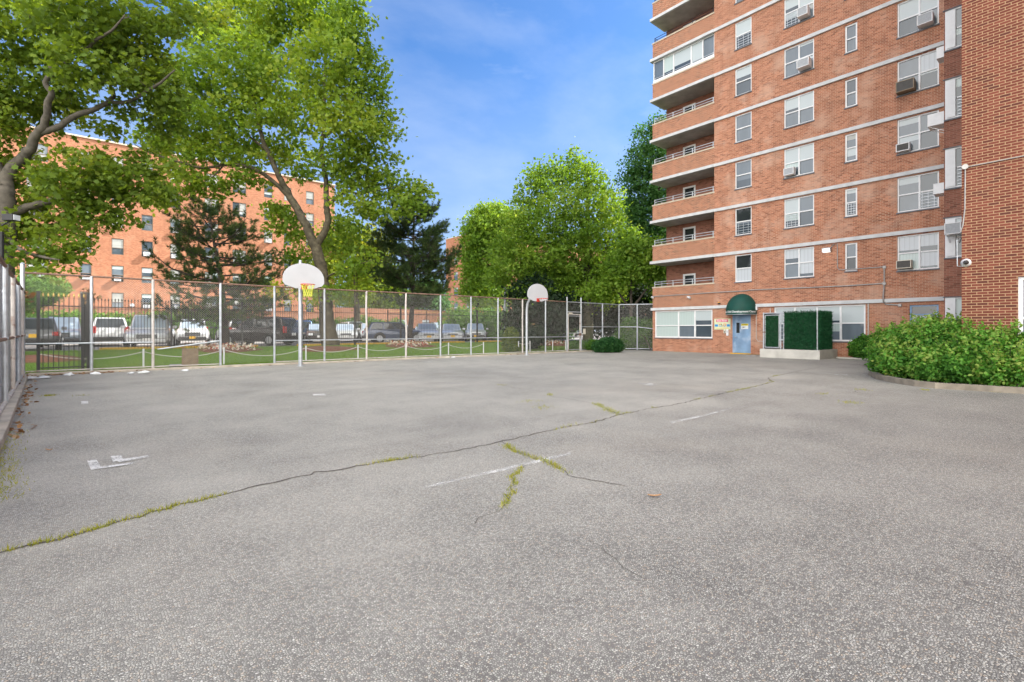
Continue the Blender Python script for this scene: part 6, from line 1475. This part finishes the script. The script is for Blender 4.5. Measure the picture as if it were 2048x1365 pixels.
# painted court marks
mb = MB()
def mark(pl, z=.004): mb.face([onz(px, py, z) for px, py in pl])
mark([(162, 803), (176, 802.5), (177, 808), (163, 808.5)]); mark([(626, 789), (650, 788), (652, 791), (627, 792)])
mark([(174, 921), (193, 919.5), (203, 936), (182, 940.5)]); mark([(184, 935.5), (266, 925), (266, 928.5), (184, 940)], .008); mark([(221, 912.5), (243, 911), (246, 920), (226, 924)]); mark([(232, 920), (296, 911), (299, 914.5), (238, 925)], .008)
structure('court_marking', mb, M['pavepaint'], 'worn white paint marks on the court')
mb = MB()
mark([(846, 973), (1050, 926), (1140, 904), (1142, 909), (1055, 931), (850, 977)]); mark([(1340, 844), (1402, 831), (1404, 834), (1344, 847)]); mark([(1403, 831.5), (1460, 816), (1461, 818), (1405, 834)])
mark([(1272, 767), (1300, 766.5), (1316, 770), (1300, 772)]); mark([(1668, 748.5), (1694, 748), (1695, 750.5), (1669, 750.5)]); mark([(1480, 712), (1510, 711), (1512, 713), (1484, 714)]); mark([(895, 766), (920, 766), (921, 768), (896, 768)]); mark([(842, 724), (865, 723.5), (866, 725), (843, 725)])
structure('court_line', mb, M['faintpaint'], 'nearly worn away white lines on the court')

# ------------------------------------------------------------------ sky, sun, camera
SUN_EL = rad(43); sdir = Vector((.92, -.39, 0)).normalized()
w = bpy.data.worlds.new('World'); scene.world = w; w.use_nodes = True; nt = w.node_tree; nt.nodes.clear(); g = NT(nt)
out = nt.nodes.new('ShaderNodeOutputWorld'); bg = nt.nodes.new('ShaderNodeBackground')
sky = nt.nodes.new('ShaderNodeTexSky'); sky.sky_type = 'NISHITA'; sky.sun_disc = False; sky.sun_elevation = SUN_EL
sky.sun_rotation = math.atan2(sdir.x, sdir.y); sky.air_density = 1.0; sky.dust_density = 1.1; sky.ozone_density = 4.0; sky.altitude = 0
tc = nt.nodes.new('ShaderNodeTexCoord'); dirv = tc.outputs['Generated']
def stretch(rot, sc):
    a = g.n('ShaderNodeMapping'); nt.links.new(dirv, a.inputs['Vector']); a.inputs['Rotation'].default_value = rot; a.inputs['Scale'].default_value = sc; return a.outputs[0]
c1 = g.ramp(g.noise(stretch((.35, .25, .7), (1.0, 3.2, 4.5)), 1.9, 6, .55), [(.44, 0.0), (.85, 1.0)])
c2 = g.ramp(g.noise(stretch((0, .2, .2), (1.6, 1.6, 5)), 2.3, 5, .6), [(.56, 0.0), (.80, 1.0)])
cl = g.math('MAXIMUM', g.math('MULTIPLY', c1, .22), g.math('MULTIPLY', c2, .26))
sp = g.n('ShaderNodeSeparateXYZ'); nt.links.new(dirv, sp.inputs[0])
# bright cloud bank added behind the camera, unseen, to fill the shaded court
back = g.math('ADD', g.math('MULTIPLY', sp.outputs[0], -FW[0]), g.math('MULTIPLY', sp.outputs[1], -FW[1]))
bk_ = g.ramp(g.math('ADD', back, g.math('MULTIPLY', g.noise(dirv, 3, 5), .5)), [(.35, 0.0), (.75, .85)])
tint = g.mix(1.0, sky.outputs[0], (.58, .86, 1.12), 'MULTIPLY')
hz = g.ramp(sp.outputs[2], [(.0, .8), (.26, .45), (.48, 0.0)])
tint = g.mix(hz, tint, (2.6, 3.3, 4.7))
col = g.mix(cl, tint, (6.0, 6.3, 6.8))
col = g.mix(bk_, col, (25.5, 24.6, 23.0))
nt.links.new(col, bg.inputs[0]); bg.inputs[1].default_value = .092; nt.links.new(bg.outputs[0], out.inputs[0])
ld = bpy.data.lights.new('sun', 'SUN'); ld.energy = 4.6; ld.angle = rad(.55); ld.color = (1, .95, .87)
so = bpy.data.objects.new('sun', ld); COL.objects.link(so)
d = Vector((sdir.x * math.cos(SUN_EL), sdir.y * math.cos(SUN_EL), math.sin(SUN_EL))); so.rotation_euler = d.to_track_quat('Z', 'Y').to_euler(); so.location = (20, 0, 60)
cd = bpy.data.cameras.new('camera'); cd.sensor_width = 36; cd.lens = FPX / 2048 * 36; cd.shift_y = -(682.5 - CY) / 2048; cd.clip_start = .05; cd.clip_end = 3000
co = bpy.data.objects.new('camera', cd); COL.objects.link(co); co.location = (0, 0, EYE); co.rotation_euler = (math.pi / 2, 0, -TH); scene.camera = co
vs = scene.view_settings; vs.view_transform = 'Standard'; vs.look = 'None'; vs.exposure = 1.2; vs.gamma = 1
scene.render.engine = 'CYCLES'; cy = scene.cycles; cy.max_bounces = 7; cy.diffuse_bounces = 3; cy.glossy_bounces = 3; cy.transmission_bounces = 4; cy.transparent_max_bounces = 8; cy.caustics_reflective = False; cy.caustics_refractive = False
cy.use_denoising = True; cy.denoising_input_passes = 'RGB_ALBEDO_NORMAL'; cy.denoising_prefilter = 'ACCURATE'
